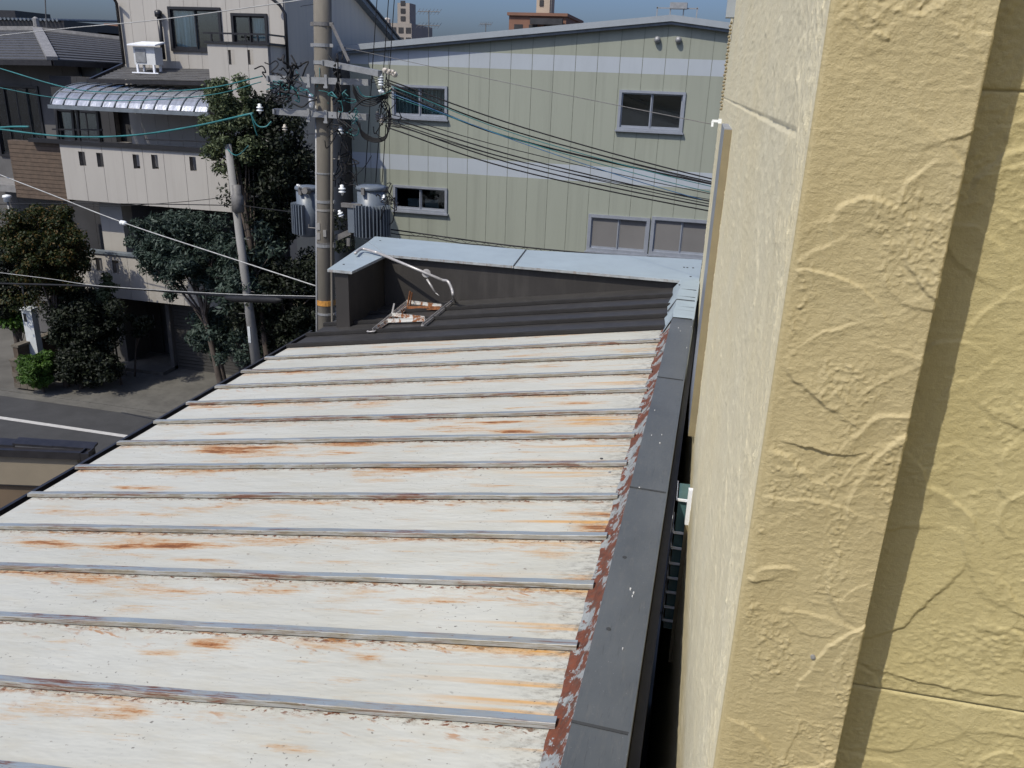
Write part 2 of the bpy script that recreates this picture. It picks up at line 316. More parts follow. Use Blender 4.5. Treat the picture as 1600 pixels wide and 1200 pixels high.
# ---------------------------------------------------------------- mesh helpers
class MB:
    def __init__(s): s.v = []; s.f = []; s.mi = []
    def quad(s, a, b, c, d, mi=0):
        i = len(s.v); s.v += [tuple(a), tuple(b), tuple(c), tuple(d)]; s.f.append((i, i+1, i+2, i+3)); s.mi.append(mi)
    def hexa(s, p, mi=0, top=None):          # p: 4 bottom ccw, 4 top ccw
        i = len(s.v); s.v += [tuple(map(float, q)) for q in p]
        for j, f in enumerate([(3, 2, 1, 0), (4, 5, 6, 7), (0, 1, 5, 4), (1, 2, 6, 5), (2, 3, 7, 6), (3, 0, 4, 7)]):
            s.f.append(tuple(i+q for q in f)); s.mi.append(top if (j == 1 and top is not None) else mi)
    def box(s, x0, x1, y0, y1, z0, z1, mi=0, top=None):
        s.hexa([(x0, y0, z0), (x1, y0, z0), (x1, y1, z0), (x0, y1, z0), (x0, y0, z1), (x1, y0, z1), (x1, y1, z1), (x0, y1, z1)], mi, top)
    def obox(s, o, u, v, w_, mi=0, top=None):  # origin + three edge vectors
        o, u, v, w_ = map(lambda q: np.array(q, float), (o, u, v, w_))
        s.hexa([o, o+u, o+u+v, o+v, o+w_, o+u+w_, o+u+v+w_, o+v+w_], mi, top)
    def bar(s, a, b, wd, ht, up=(0, 0, 1), mi=0):
        a = np.array(a, float); b = np.array(b, float); d = _n(b-a); sd_ = np.cross(d, up)
        if np.linalg.norm(sd_) < 1e-3: sd_ = np.cross(d, (1, 0, 0))
        sd_ = _n(sd_); u = np.cross(sd_, d)
        s.obox(a-sd_*wd/2-u*ht/2, sd_*wd, b-a, u*ht, mi)
    def tube(s, pts, r, seg=6, mi=0, cap=True):
        pts = [np.array(p, float) for p in pts]; n_ = len(pts)
        rs = r if hasattr(r, '__len__') else [r]*n_
        base = len(s.v); prev = None
        for i, p in enumerate(pts):
            d = _n(pts[min(i+1, n_-1)]-pts[max(i-1, 0)])
            if prev is None:
                a = np.cross(d, (0, 0, 1)); a = np.cross(d, (1, 0, 0)) if np.linalg.norm(a) < 1e-2 else a
            else: a = prev-d*np.dot(prev, d)
            a = _n(a); b = np.cross(d, a); prev = a
            for k_ in range(seg):
                t = 2*math.pi*k_/seg; s.v.append(tuple(p+rs[i]*(a*math.cos(t)+b*math.sin(t))))
        for i in range(n_-1):
            for k_ in range(seg):
                q = base+i*seg; k2 = (k_+1) % seg
                s.f.append((q+k_, q+k2, q+seg+k2, q+seg+k_)); s.mi.append(mi)
        if cap:
            s.f.append(tuple(base+k_ for k_ in range(seg))[::-1]); s.mi.append(mi)
            s.f.append(tuple(base+(n_-1)*seg+k_ for k_ in range(seg))); s.mi.append(mi)
    def lathe(s, c, prof, seg=12, mi=0, axis=(0, 0, 1)):
        c = np.array(c, float); ax = _n(axis)
        s.tube([c+ax*z for r_, z in prof], [max(r_, 1e-4) for r_, z in prof], seg, mi)
    def build(s, name, mats, parent=None, smooth=False):
        me = bpy.data.meshes.new(name); me.from_pydata(s.v, [], s.f)
        for m_ in (mats if isinstance(mats, (list, tuple)) else [mats]): me.materials.append(M[m_] if isinstance(m_, str) else m_)
        me.polygons.foreach_set('material_index', s.mi)
        if smooth: me.polygons.foreach_set('use_smooth', [True]*len(s.f))
        me.update(); o = bpy.data.objects.new(name, me); C.objects.link(o)
        if parent: par(o, parent)
        return o
def par(o, p):
    o.parent = p; root = p
    off = Vector((0, 0, 0))
    while root: off += root.location; root = root.parent
    o.location = Vector(o.location)-off if o.type == 'MESH' and o.location.length < 1e-9 else o.location
    return o
def thing(name, label, cat, loc=(0, 0, 0), group=None):
    o = bpy.data.objects.new(name, None); C.objects.link(o); o.location = tuple(map(float, loc)); o.empty_display_size = .2
    o['label'] = label; o['category'] = cat
    if group: o['group'] = group
    return o
def tag(o, label, cat, group=None):
    o['label'] = label; o['category'] = cat
    if group: o['group'] = group
    return o
def struct(o): o['kind'] = 'structure'; return o
def one(name, mb, mats, label, cat, group=None, smooth=False): return tag(mb.build(name, mats, None, smooth), label, cat, group)
def cyl(parent, name, a, b, r, mat, seg=8, smooth=True):
    mb = MB(); mb.tube([a, b], r, seg); return mb.build(name, mat, parent, smooth)
def curve_pts(P, n_=10):
    P = [np.array(p, float) for p in P]
    if len(P) == 2: return [P[0]+(P[1]-P[0])*t for t in np.linspace(0, 1, n_)]
    Q = [2*P[0]-P[1]]+P+[2*P[-1]-P[-2]]; out = []
    for i in range(1, len(Q)-2):
        for t in np.linspace(0, 1, n_, endpoint=False):
            a, b, c, d = Q[i-1:i+3]
            out.append(.5*((2*b)+(c-a)*t+(2*a-5*b+4*c-d)*t*t+(3*b-a-3*c+d)*t**3))
    out.append(P[-1]); return out

# =============================================================== SETTING
g = MB(); g.quad((-600, -300, -.05), (600, -300, -.05), (600, 1500, -.05), (-600, 1500, -.05)); struct(g.build('ground', 'ground'))
g = MB(); g.quad((-120, 12.0, 0), (60, 12.0, 0), (60, 16.85, 0), (-120, 16.85, 0)); struct(g.build('road', 'asphalt'))
g = MB(); g.quad((-60, 15.27, .006), (30, 15.27, .006), (30, 15.41, .006), (-60, 15.41, .006)); struct(g.build('road_edge_line', 'paint'))
g = MB(); g.box(-60, 30, 16.85, 16.97, -.05, .03); g.box(-60, 30, 16.55, 16.85, -.05, .008); struct(g.build('kerb', 'concrete_g'))
g = MB(); g.quad((-17.0, 16.97, .025), (-6.5, 16.97, .025), (-6.5, 20.2, .02), (-17.0, 20.2, .02)); struct(g.build('driveway', 'concrete_g'))

# =============================================================== LOW BUILDING WITH THE RUSTY ROOF
lb = thing('low_building', 'low building whose white metal roof is streaked with rust, beside the cream wall', 'building', (-2.3, 4, 0))
Y0 = Y_B-SP*21; 
bys = [Y_B-SP*k_ for k_ in range(0, 21)]      # white battens
edges = [7.79]+bys
for i in range(len(edges)-1):
    ya, yb = edges[i+1], edges[i]; mb = MB(); nx = 150; ny = 12
    ys = np.linspace(ya, yb, ny+1); xs = np.linspace(XL, XR, nx+1)
    G = [[(x, y, roof_z(x)+.003*math.sin(x*2.1+ya*9)*math.sin((y-ya)/(yb-ya)*math.pi)) for x in xs] for y in ys]
    for a in range(ny):
        for b in range(nx): mb.quad(G[a][b], G[a][b+1], G[a+1][b+1], G[a+1][b])
    mb.quad((XL, ya, roof_z(XL)), (XL, yb, roof_z(XL)), (XL, yb, roof_z(XL)-.05), (XL, ya, roof_z(XL)-.05))
    me = mb.build('roof_panel', 'roof', lb, True); set_stain(me, RST)
def batten(y, mats, gapmat, x0=XL-.035, x1=XR-.01, wd=.040, ht=.031, seed=0):
    r_ = random.Random(seed); mb = MB(); n_ = 90; xs = np.linspace(x0, x1, n_)
    ph = r_.random()*6; jy = [.0025*math.sin(x*1.7+ph)+.0009*math.sin(x*9+ph*3) for x in xs]; jz = [.0009*math.sin(x*7.3+ph*2)+.0006*math.sin(x*23+ph) for x in xs]
    lo = .008
    for i in range(n_-1):
        a, b = xs[i], xs[i+1]; za, zb = roof_z(a)+jz[i], roof_z(b)+jz[i+1]; ya, yb = y+jy[i], y+jy[i+1]
        bot = [(a, ya-wd/2-.003, za+lo), (b, yb-wd/2-.003, zb+lo), (b, yb+wd/2+.003, zb+lo), (a, ya+wd/2+.003, za+lo)]
        mid = [(a, ya-wd/2, za+ht-.002), (b, yb-wd/2, zb+ht-.002), (b, yb+wd/2, zb+ht-.002), (a, ya+wd/2, za+ht-.002)]
        top = [(a, ya-wd/2+.002, za+ht), (b, yb-wd/2+.002, zb+ht), (b, yb+wd/2-.002, zb+ht), (a, ya+wd/2-.002, za+ht)]
        mb.quad(bot[0], bot[1], mid[1], mid[0], 1); mb.quad(mid[0], mid[1], top[1], top[0], 1); mb.quad(top[0], top[1], top[2], top[3], 0)
        mb.quad(top[3], top[2], mid[2], mid[3], 0); mb.quad(mid[3], mid[2], bot[2], bot[3], 1)
        mb.quad((a, ya-wd/2+.006, za+.0008), (b, yb-wd/2+.006, zb+.0008), (b, yb-wd/2+.006, zb+lo+.002), (a, ya-wd/2+.006, za+lo+.002), 2)
        mb.quad(bot[0], bot[1], bot[2], bot[3], 2)
        if i == 0: mb.quad(bot[3], bot[0], mid[0], mid[3], 1); mb.quad(mid[3], mid[0], top[0], top[3], 1)
    set_stain(mb.build('batten', mats+[gapmat], lb), BST)
for i, y in enumerate(bys): batten(y, ['bat_top', 'bat_side'], 'gap', seed=i)
# dark part
dy = [7.815, 8.27, 8.72, 9.18]; de = [7.79, 8.27, 8.72, 9.18, 9.66]
for i in range(4):
    mb = MB(); a, b = de[i], de[i+1]
    mb.hexa([(XL, a, roof_z(XL)-.05), (XR, a, roof_z(XR)-.05), (XR, b, roof_z(XR)-.05), (XL, b, roof_z(XL)-.05),
             (XL, a, roof_z(XL)+.002), (XR, a, roof_z(XR)+.002), (XR, b, roof_z(XR)+.002), (XL, b, roof_z(XL)+.002)]); mb.build('roof_panel', 'droof', lb)
M['dbat'] = plain('dark_matt_batten', (.022, .021, .021), .8, var=.2, spec=.2)
for i, y in enumerate(dy): batten(y, ['dbat', 'dbat'], 'gutter', seed=50+i, x0=XL-.02, ht=.042, wd=.04)
# upstand flashing between roof and cap, ragged edge
mb = MB(); ys = np.linspace(-2, 7.78, 190)
for i in range(len(ys)-1):
    j = lambda y: .004*math.sin(y*13)+.002*math.sin(y*37+1)
    a, b = ys[i], ys[i+1]; xa, xb = XR-.028+j(a), XR-.028+j(b)
    mb.quad((xa, a, roof_z(xa)+.004), (xb, b, roof_z(xb)+.004), (XR+.005, b, 6.035), (XR+.005, a, 6.035))
    mb.quad((XR+.005, a, 6.035), (XR+.005, b, 6.035), (-.272, b, 6.112), (-.272, a, 6.112))
mb.build('rusty_flashing', 'flake', lb)['label'] = 'rust red flashing with flaking pale paint along the cap'
# grey cap along the cream wall
cs = [-2, .55, 2.30, 4.16, 6.08, 8.02]
for i in range(len(cs)-1):
    a, b = cs[i]+.0, cs[i+1]; z = 6.12+(.0015 if i % 2 else 0); mb = MB()
    mb.hexa([(-.275, a, z-.012), (-.078, a, z-.012), (-.078, b+.03, z-.012), (-.275, b+.03, z-.012), (-.275, a, z+(.002)), (-.078, a, z-.002), (-.078, b+.03, z-.002), (-.275, b+.03, z+.002)])
    mb.box(-.078, -.070, a, b+.0, z-.085, z+.003); mb.build('parapet_cap', 'cap', lb)
    mb = MB(); mb.hexa([(-.276, b-.006, z+.002), (-.077, b-.006, z-.002), (-.077, b+.006, z-.002), (-.276, b+.006, z+.002), (-.276, b-.006, z+.006), (-.077, b-.006, z+.002), (-.077, b+.006, z+.002), (-.276, b+.006, z+.006)]); mb.build('seam', 'seal', lb)
mb = MB()
for (px, py) in ((1023, 641), (1018, 680), (1031, 692), (1034, 679), (985, 920), (990, 926), (988, 931), (999, 762), (973, 1013), (1060, 512), (1063, 517), (1080, 510), (1073, 543)):
    p = oZ(px, py, 6.124); r_ = random.uniform(.002, .0045); mb.box(p[0]-r_, p[0]+r_, p[1]-r_*1.6, p[1]+r_*1.6, 6.119, 6.1265)
mb.build('paint_flecks', 'chip', lb)['kind'] = 'stuff'
mb = MB()
for (px, py) in ((976, 870), (951, 982), (940, 716), (1023, 530), (1033, 548)):
    p = oZ(px, py, 6.124); mb.lathe((p[0], p[1], 6.12), [(.010, 0), (.010, .0035), (.001, .0036)], 10)
mb.build('dark_rivets', 'seal', lb)['kind'] = 'stuff'
# second lower step right of the cap
mb = MB(); mb.box(-.070, -.030, -2, 9.6, 5.86, 5.90); mb.build('drip_ledge', 'gutter', lb)
# pale blue corner flashing
mb = MB()
ring = [(-.345, 7.62), (-.33, 7.9), (-.36, 8.2), (-.34, 8.35), (-.37, 8.8), (-.345, 9.15), (-.355, 9.6)]
for i in range(len(ring)-1):
    (xa, a), (xb, b) = ring[i], ring[i+1]; wob = .006*(-1)**i
    mb.quad((xa, a, roof_z(xa)+.012), (xb, b, roof_z(xb)+.012), (-.272+wob, b, 6.128), (-.272-wob, a if i else 7.78, 6.128))
    if i > 0: mb.quad((-.272-wob, a, 6.129), (-.272+wob, b, 6.129), (-.084, b, 6.129-.002*i), (-.084, a, 6.129))
mb.box(-.084, -.066, 7.9, 9.6, 6.03, 6.13)
mb.build('corner_flashing', 'zinc', lb)['label'] = 'crumpled pale blue flashing where the grey cap meets the far parapet'
mb = MB(); mb.bar((-.345, 8.40, 6.05), (-.27, 8.62, 6.132), .012, .006); mb.bar((-.27, 8.62, 6.134), (-.085, 8.62, 6.132), .010, .006); mb.build('flashing_joint', 'seal', lb)
# far parapet and wing
mb = MB()
mb.box(-3.96, -.10, 9.66, 9.70, 5.0, 6.095); mb.build('parapet_wall', 'droof_wall', lb)
mb = MB(); mb.hexa([(-4.13, 8.60, 5.2), (-3.965, 8.60, 5.2), (-3.965, 9.70, 5.2), (-4.34, 10.6, 5.2), (-4.13, 8.60, 6.10), (-3.965, 8.60, 6.10), (-3.965, 9.70, 6.10), (-4.34, 10.6, 6.10)])
mb.build('wing_wall', 'droof_wall', lb)
mb = MB(); mb.box(-4.0, -.12, 9.70, 10.6, 0, 6.09); mb.build('rear_wall', 'cream_dk', lb)
def cap_poly(pts, z, t, mats):
    mb = MB(); n_ = len(pts); i = len(mb.v)
    mb.v += [(x, y, z) for x, y in pts]+[(x, y, z-t) for x, y in pts]
    mb.f.append(tuple(range(n_))); mb.mi.append(0); mb.f.append(tuple(range(2*n_-1, n_-1, -1))); mb.mi.append(1)
    for q in range(n_):
        r_ = (q+1) % n_; mb.f.append((q, n_+q, n_+r_, r_)); mb.mi.append(1)
    return mb.build('parapet_cap', mats, lb)
cap_poly([(-4.20, 8.56), (-3.90, 8.56), (-3.90, 9.597), (-4.45, 10.3)], 6.121, .03, ['zinc', 'zincedge'])
cap_poly([(-3.90, 9.60), (-2.27, 9.60), (-2.36, 10.66), (-4.52, 10.72), (-4.448, 10.305)], 6.123, .03, ['zinc', 'zincedge'])
cap_poly([(-2.262, 9.60), (-.075, 9.60), (-.075, 10.98), (-2.352, 10.66)], 6.121, .03, ['zinc', 'zincedge'])
mb = MB(); mb.bar((-2.266, 9.598, 6.126), (-2.356, 10.66, 6.126), .016, .004); mb.build('cap_joint', 'seal', lb)
mb = MB()
for (px, py) in ((1074, 418), (1083, 418.5), (1069, 417.5), (1079, 432), (1062, 445), (1083, 453), (594, 376), (524, 411), (537, 413)):
    p = oZ(px, py, 6.124); mb.lathe((p[0], p[1], 6.12), [(.013, 0), (.013, .007), (.001, .008)], 8)
mb.build('cap_screws', 'seal', lb)['kind'] = 'stuff'
# eave gutter and fascia
mb = MB(); z = roof_z(XL)
mb.box(XL-.02, XL+.0, -2, 8.55, z-.16, z-.055)
mb.box(XL-.125, XL-.022, -2, 8.62, z-.145, z-.135); mb.box(XL-.135, XL-.125, -2, 8.62, z-.145, z-.05); mb.box(XL-.145, XL-.120, -2, 8.62, z-.05, z-.040)
mb.build('eave_gutter', 'gutter', lb)
mb = MB(); mb.box(XL+.15, -.10, -2, 9.6, 0, 5.1); mb.build('wall', 'cream_dk', lb)
mb = MB(); mb.hexa([(XL, -2, z-.20), (XR, -2, 5.8), (XR, 9.62, 5.8), (XL, 9.62, z-.20), (XL+.001, -2, z-.055), (XR+.24, -2, 5.93), (XR+.24, 9.62, 5.93), (XL+.001, 9.62, z-.055)]); mb.build('roof_deck', 'gutter', lb)

# fallen aerial mast and rusty bracket on the dark roof
RN = _n([-.155, 0, .988])
def rp(px, py, lift=0): return oP(px, py, np.array((XR, 0, 6.02))+RN*lift, RN)
def w9(px, py, y): return oY(px, py, y)
pm = thing('aerial_mast', 'bent grey aerial mast fallen from the wing cap onto the dark roof', 'pole', w9(600, 395, 9.6))
A = oZ(555, 396, 6.17); B = oZ(566, 389, 6.165); Cc = oZ(590, 395, 6.16); D = oY(692, 438, 9.2); 
mb = MB(); mb.tube(curve_pts([A, B, Cc], 6), .018, 8); mb.tube([Cc, D], .018, 8); mb.build('mast_tube', 'pipe', pm, True)
E1 = oY(700, 440, 9.15); E2 = oY(706, 452, 9.12); E3 = oY(708, 462, 9.1); E4 = rp(711, 470, .02)
mb = MB(); mb.tube(curve_pts([D, E1, E2, E3, E4], 6), .017, 8); mb.build('bent_arm', 'pipe', pm, True)
dc = oY(666, 427, 9.30); dd_ = _n(CAM-dc)
mb = MB(); mb.tube([dc-dd_*.01, dc+dd_*.008], [.052, .052], 16); mb.build('clamp_disc', 'pipe', pm, False)
f1 = oY(667, 436, 9.28); f2 = oY(680, 457, 9.25); mb = MB(); mb.tube([f1, f2], .013, 6); mb.tube([f2, oY(686, 462, 9.22)], .006, 5); mb.build('stub_tube', 'pipe', pm, True)
kf = thing('rusty_bracket', 'rusty steel bracket frame with flaking white paint lying on the dark roof', 'bracket', rp(650, 500))
def slab(name, a, b, wd, t, mat, l1=.03, l2=.03):
    mb = MB(); A_ = rp(*a, l1); B_ = rp(*b, l2); mb.bar(A_, B_, wd, t, RN); mb.bar(A_+RN*.018, B_+RN*.018, .006, .036, RN); return mb.build(name, mat, kf)
slab('side_rail', (583, 518), (636, 474), .035, .010, 'pipe', .03, .06)
slab('side_rail', (588, 516), (640, 480), .030, .008, 'rustwhite', .02, .03)
slab('end_rail', (660, 510), (706, 473), .03, .03, 'pipe', .03, .02)
slab('cross_bar', (606, 503), (664, 501), .035, .010, 'rustwhite')
slab('cross_bar', (612, 493), (664, 499), .045, .010, 'rustwhite', .05, .04)
slab('cross_bar', (632, 483), (688, 483), .025, .012, 'rust')
slab('cross_bar', (636, 473), (690, 480), .02, .012, 'rustwhite', .06, .03)
mb = MB(); a = rp(637, 478, .05); mb.bar(a, oY(641, 455, a[1]+.03), .012, .02); mb.bar(a+[.03, 0, 0], oY(644, 457, a[1]+.03), .006, .02); mb.build('upright', 'rust', kf)
mb = MB(); a = rp(612, 492, .03); mb.bar(a, oY(616, 474, a[1]+.02), .018, .006, (0, 1, 0)); mb.build('perforated_strap', 'pipe', kf)
mb = MB(); a = rp(582, 516, .03); mb.tube([a+np.array([.05*math.cos(t), .03*math.sin(t)-.03, .008*math.cos(t)]) for t in np.linspace(0, 2*math.pi, 13)], .008, 6); mb.build('loop_end', 'pipe', kf, True)

# =============================================================== CREAM STUCCO BUILDING
WD = _n(ray(1103, hor(1103))*[1, 1, 0]); ER = np.array([WD[1], -WD[0], 0]); P0 = oY(1206, 600, 1.494); P0[2] = 0
cb = thing('stucco_building', 'cream building on the right with thick trowelled stucco and a projecting corner pier', 'building', P0)
def vnoise(nu, nv, su, sv, ou=1):
    out = np.zeros((nv, nu)); amp = 1; tot = 0
    for o in range(ou):
        gu, gv = int(su*2**o)+3, int(sv*2**o)+3; L = rng.random((gv, gu))
        x = np.linspace(0, gu-2.001, nu); y = np.linspace(0, gv-2.001, nv); xi = x.astype(int); yi = y.astype(int)
        fx = x-xi; fy = y-yi; fx = fx*fx*(3-2*fx); fy = fy*fy*(3-2*fy)
        a = L[np.ix_(yi, xi)]; b = L[np.ix_(yi, xi+1)]; c = L[np.ix_(yi+1, xi)]; d = L[np.ix_(yi+1, xi+1)]
        out += amp*((a*(1-fx)+b*fx)*(1-fy)[:, None]+(c*(1-fx)+d*fx)*fy[:, None]); tot += amp; amp *= .5
    return out/tot
def relief(W, H, res, dens, seed, amp=.007):
    """trowel swipes: soft plateaus that end in a sharp curved lip; rough grains between"""
    r_ = random.Random(seed); nu, nv = int(W/res), int(H/res)
    u = (np.arange(nu)+.5)*res; v = (np.arange(nv)+.5)*res; h = np.zeros((nv, nu), np.float32)
    wob = (vnoise(nu, nv, W/.06, H/.06, 3)-.5)
    wob2 = (vnoise(nu, nv, W/.2, H/.2, 2)-.5)
    for _ in range(int(dens*W*H)):
        cu, cv = r_.uniform(0, W), r_.uniform(0, H); R_ = r_.choice([.14, .25, .45, .8, 1.5])*r_.uniform(.8, 1.3); th = r_.gauss(math.pi/2, .75)*r_.choice([1, 1, -1])
        half = r_.uniform(.10, .50)/R_; half = min(half, 1.6); A_ = amp*r_.uniform(.2, 1.1); lam = r_.uniform(.03, .16); drop = r_.uniform(.005, .022)
        ou, ov = cu-R_*math.cos(th), cv-R_*math.sin(th); ext = R_*min(half, 1.6)+.12
        i0, i1 = max(0, int((cu-ext)/res)), min(nu, int((cu+ext)/res)); j0, j1 = max(0, int((cv-ext)/res)), min(nv, int((cv+ext)/res))
        if i1-i0 < 3 or j1-j0 < 3: continue
        U = u[i0:i1][None, :]-ou; V = v[j0:j1][:, None]-ov
        U = U+wob[j0:j1, i0:i1]*.034+wob2[j0:j1, i0:i1]*.06; V = V+wob[::-1, ::-1][j0:j1, i0:i1]*.030-wob2[j0:j1, i0:i1]*.05
        rr = np.sqrt(U*U+V*V); an = np.arctan2(V, U)-th; an = (an+np.pi) % (2*np.pi)-np.pi
        t = rr-R_; fade = np.clip(1.15-np.abs(an)/half, 0, 1)**.6
        prof = np.where(t < 0, np.exp(np.clip(t, -1, 0)/lam), np.clip(1-t/drop, 0, 1)**1.3)
        sub = h[j0:j1, i0:i1]; np.copyto(sub, np.maximum(sub, sub*.55+A_*prof*fade))
    rough = np.clip((vnoise(nu, nv, W/.25, H/.25, 3)-.46)*6, 0, 1)
    gr = vnoise(nu, nv, W/.016, H/.016, 2); gr2 = vnoise(nu, nv, W/.035, H/.035, 2)
    h += rough*np.clip(gr-.50, 0, 1)*.016+np.clip(gr2-.55, 0, 1)*.010*(.35+rough)+np.clip(vnoise(nu, nv, W/.045, H/.012, 2)-.52, 0, 1)*.006+(vnoise(nu, nv, W/.5, H/.5, 3)-.5)*.008
    return h
def samp(h, res, u, v):
    x = np.clip(u/res-.5, 0, h.shape[1]-1.01); y = np.clip(v/res-.5, 0, h.shape[0]-1.01); xi = x.astype(int); yi = y.astype(int); fx = x-xi; fy = y-yi
    return h[yi, xi]*(1-fx)*(1-fy)+h[yi, xi+1]*fx*(1-fy)+h[yi+1, xi]*(1-fx)*fy+h[yi+1, xi+1]*fx*fy
def grid_obj(name, PX, mats, parent, mi_cols=None):
    nv, nu = PX.shape[:2]; me = bpy.data.meshes.new(name)
    idx = np.arange(nv*nu).reshape(nv, nu); f = np.stack([idx[:-1, :-1], idx[:-1, 1:], idx[1:, 1:], idx[1:, :-1]], -1).reshape(-1, 4)
    me.vertices.add(nv*nu); me.vertices.foreach_set('co', PX.reshape(-1).astype(np.float32))
    me.loops.add(f.size); me.loops.foreach_set('vertex_index', f.reshape(-1).astype(np.int32))
    me.polygons.add(len(f)); me.polygons.foreach_set('loop_start', (np.arange(len(f))*4).astype(np.int32))
    me.polygons.foreach_set('use_smooth', np.ones(len(f), bool))
    for m_ in mats: me.materials.append(M[m_])
    if mi_cols is not None: me.polygons.foreach_set('material_index', np.tile(mi_cols, nv-1).astype(np.int32))
    me.update(calc_edges=True); me.validate(); o = bpy.data.objects.new(name, me); C.objects.link(o)
    return par(o, parent)
KS = .415                                             # size of the trowel pattern
PW = .243; RD = .166; LN = 8.3; Zlo, Zhi = 3.4, 10.0
def rel(W, H, res, dens, seed, amp): return relief(W/KS, H/KS, res/KS, dens, seed, amp)*KS
# side wall (left face)
hs = rel(LN, Zhi-Zlo, .008, 10, 3, .006)
vv = np.geomspace(.009, LN, 330)[::-1]; zz = np.linspace(Zlo, Zhi, 1150)
VV, ZZ = np.meshgrid(vv, zz)
Hs = samp(hs, .008, VV, ZZ-Zlo)
Hs = Hs*1.25+np.clip(vnoise(330, 1150, 200, 300, 2)[:, ::-1]-.60, 0, 1)*.006
Hs *= np.clip((VV-.012)/.05, 0, 1)                    # smooth band next to the corner bead
Hs = np.where((np.abs(ZZ-8.13) < .0035) & (VV > .21), -.002, Hs)
PX = P0[None, None, :]+WD*VV[..., None]-ER*Hs[..., None]; PX[..., 2] = ZZ
grid_obj('side_wall', PX, ['stucco_side'], cb)['label'] = 'brightened cream side wall receding toward the far parapet'
# corner bead + front face + return
hf = rel(PW+.1, Zhi-Zlo, .0019, 19, 5, .0135)
s_c = np.linspace(0, math.pi/2, 7); rc = .009
cols = []; nrm = []; us = []
for t in s_c:
    c_ = P0+ER*rc+WD*rc; nn_ = -ER*math.cos(t)-WD*math.sin(t); cols.append(c_+nn_*rc); nrm.append(nn_); us.append(-1)
uf = np.linspace(rc+.0016, PW-.0016, 140)
for u_ in uf: cols.append(P0+ER*u_); nrm.append(-WD); us.append(u_)
for t in np.linspace(0, math.pi/2, 4)[1:]:
    c_ = P0+ER*(PW-.0016)+WD*.0016; nn_ = -WD*math.cos(t)+ER*math.sin(t); cols.append(c_+nn_*.0016); nrm.append(nn_); us.append(PW)
for d_ in np.linspace(.005, RD+.01, 10): cols.append(P0+ER*PW+WD*d_); nrm.append(ER); us.append(-2)
cols = np.array(cols); nrm = np.array(nrm); us = np.array(us); NZ = 2300; zf = np.linspace(5.4, Zhi, NZ)
UU, ZF = np.meshgrid(us, zf)
Hf = samp(hf, .0019, np.clip(UU, 0, 9), ZF-Zlo)
edge_n = vnoise(len(us), NZ, 2, 260, 3)
Hf = np.where(UU > .04, Hf, Hf*np.clip((UU-.008)/.015+edge_n-.55, 0, 1)); Hf = np.where(UU < 0, 0, Hf); Hf = Hf*np.clip((PW+.0016-UU)/.004, 0, 1)
PX = cols[None]+nrm[None]*Hf[..., None]; PX[..., 2] = ZF
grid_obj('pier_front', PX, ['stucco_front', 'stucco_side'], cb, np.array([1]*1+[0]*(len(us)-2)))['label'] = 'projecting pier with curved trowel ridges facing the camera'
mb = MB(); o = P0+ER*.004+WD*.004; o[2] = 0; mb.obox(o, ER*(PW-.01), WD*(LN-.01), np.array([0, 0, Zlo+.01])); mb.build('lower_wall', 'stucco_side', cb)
mb = MB(); o = P0+ER*.004+WD*.004; o[2] = Zlo+.01; mb.obox(o, ER*(PW-.01), WD*(.3), np.array([0, 0, 5.41-Zlo-.01])); mb.build('lower_pier', 'stucco_front', cb)
# recessed wall panels
QW = .80; joints = [(4.443, 5.70), (5.703, 6.957), (6.960, 8.215), (8.218, Zhi)]
hr = rel(QW, Zhi-4.4, .0022, 14, 9, .0135)
for (za, zb) in joints:
    nz = max(30, int((zb-za)/.0028)) if zb > 6 else 60; nu_ = 230
    ur = np.linspace(PW-.01, PW-.01+QW-.02, nu_); zr = np.linspace(za, zb, nz); UU, ZR = np.meshgrid(ur, zr)
    H_ = samp(hr, .0022, UU-PW+.01, ZR-4.4)*np.clip((UU-PW+.0)/.012, 0, 1); H_ *= np.clip(np.minimum(ZR-za, zb-ZR)/.005, 0, 1)
    H_ -= .0025*np.clip(1-np.minimum(ZR-za, zb-ZR)/.0025, 0, 1)
    PX = P0+ER*UU[..., None]+WD*RD-WD*H_[..., None]; PX[..., 2] = ZR
    grid_obj('wall_panel', PX, ['stucco_rec'], cb)
mb = MB(); o = P0+ER*(PW-.015)+WD*(RD+.004); o[2] = 0; mb.obox(o, ER*3.4, WD*7, (0, 0, Zhi)); mb.build('wall_core', 'stucco_rec', cb)
mb = MB(); o = P0+ER*(PW-.01+QW-.02)+WD*RD; o[2] = 0; mb.obox(o, ER*1.7, WD*.002, (0, 0, Zhi)); mb.build('wall_skin', 'stucco_rec', cb)
mb = MB(); o = P0+ER*.74+WD*(RD-.001); o[2] = 3.5; mb.obox(o, ER*.2, -WD*4.5, (0, 0, Zhi-3.5)); mb.build('bounce_return', 'stucco_rec', cb)  # unseen wall return, added to bounce warm light into the recess
def wl(u_, v_, z_): q = P0+ER*u_+WD*v_; return np.array([q[0], q[1], z_])
def wbox(mb, u0, u1, v0, v1, z0, z1, mi=0): mb.obox(wl(u0, v0, z0), ER*(u1-u0), WD*(v1-v0), (0, 0, z1-z0), mi)
q = oP(1270, 1025, P0, WD)-WD*.002; mb = MB(); mb.tube([q+WD*.002, q-WD*.003], .005, 10); mb.tube([q-WD*.003, q-WD*.0045], .0025, 8); mb.build('nail_head', 'concrete_lt', cb)
# vertical duct cover
mb = MB(); wbox(mb, -.044, .005, 3.70, 3.74, 6.04, 7.985); mb.build('duct_side', 'brownside', cb)
mb = MB(); wbox(mb, -.045, -.0, 3.74, 4.55, 6.04, 7.99); mb.build('duct_cover', 'alu', cb)
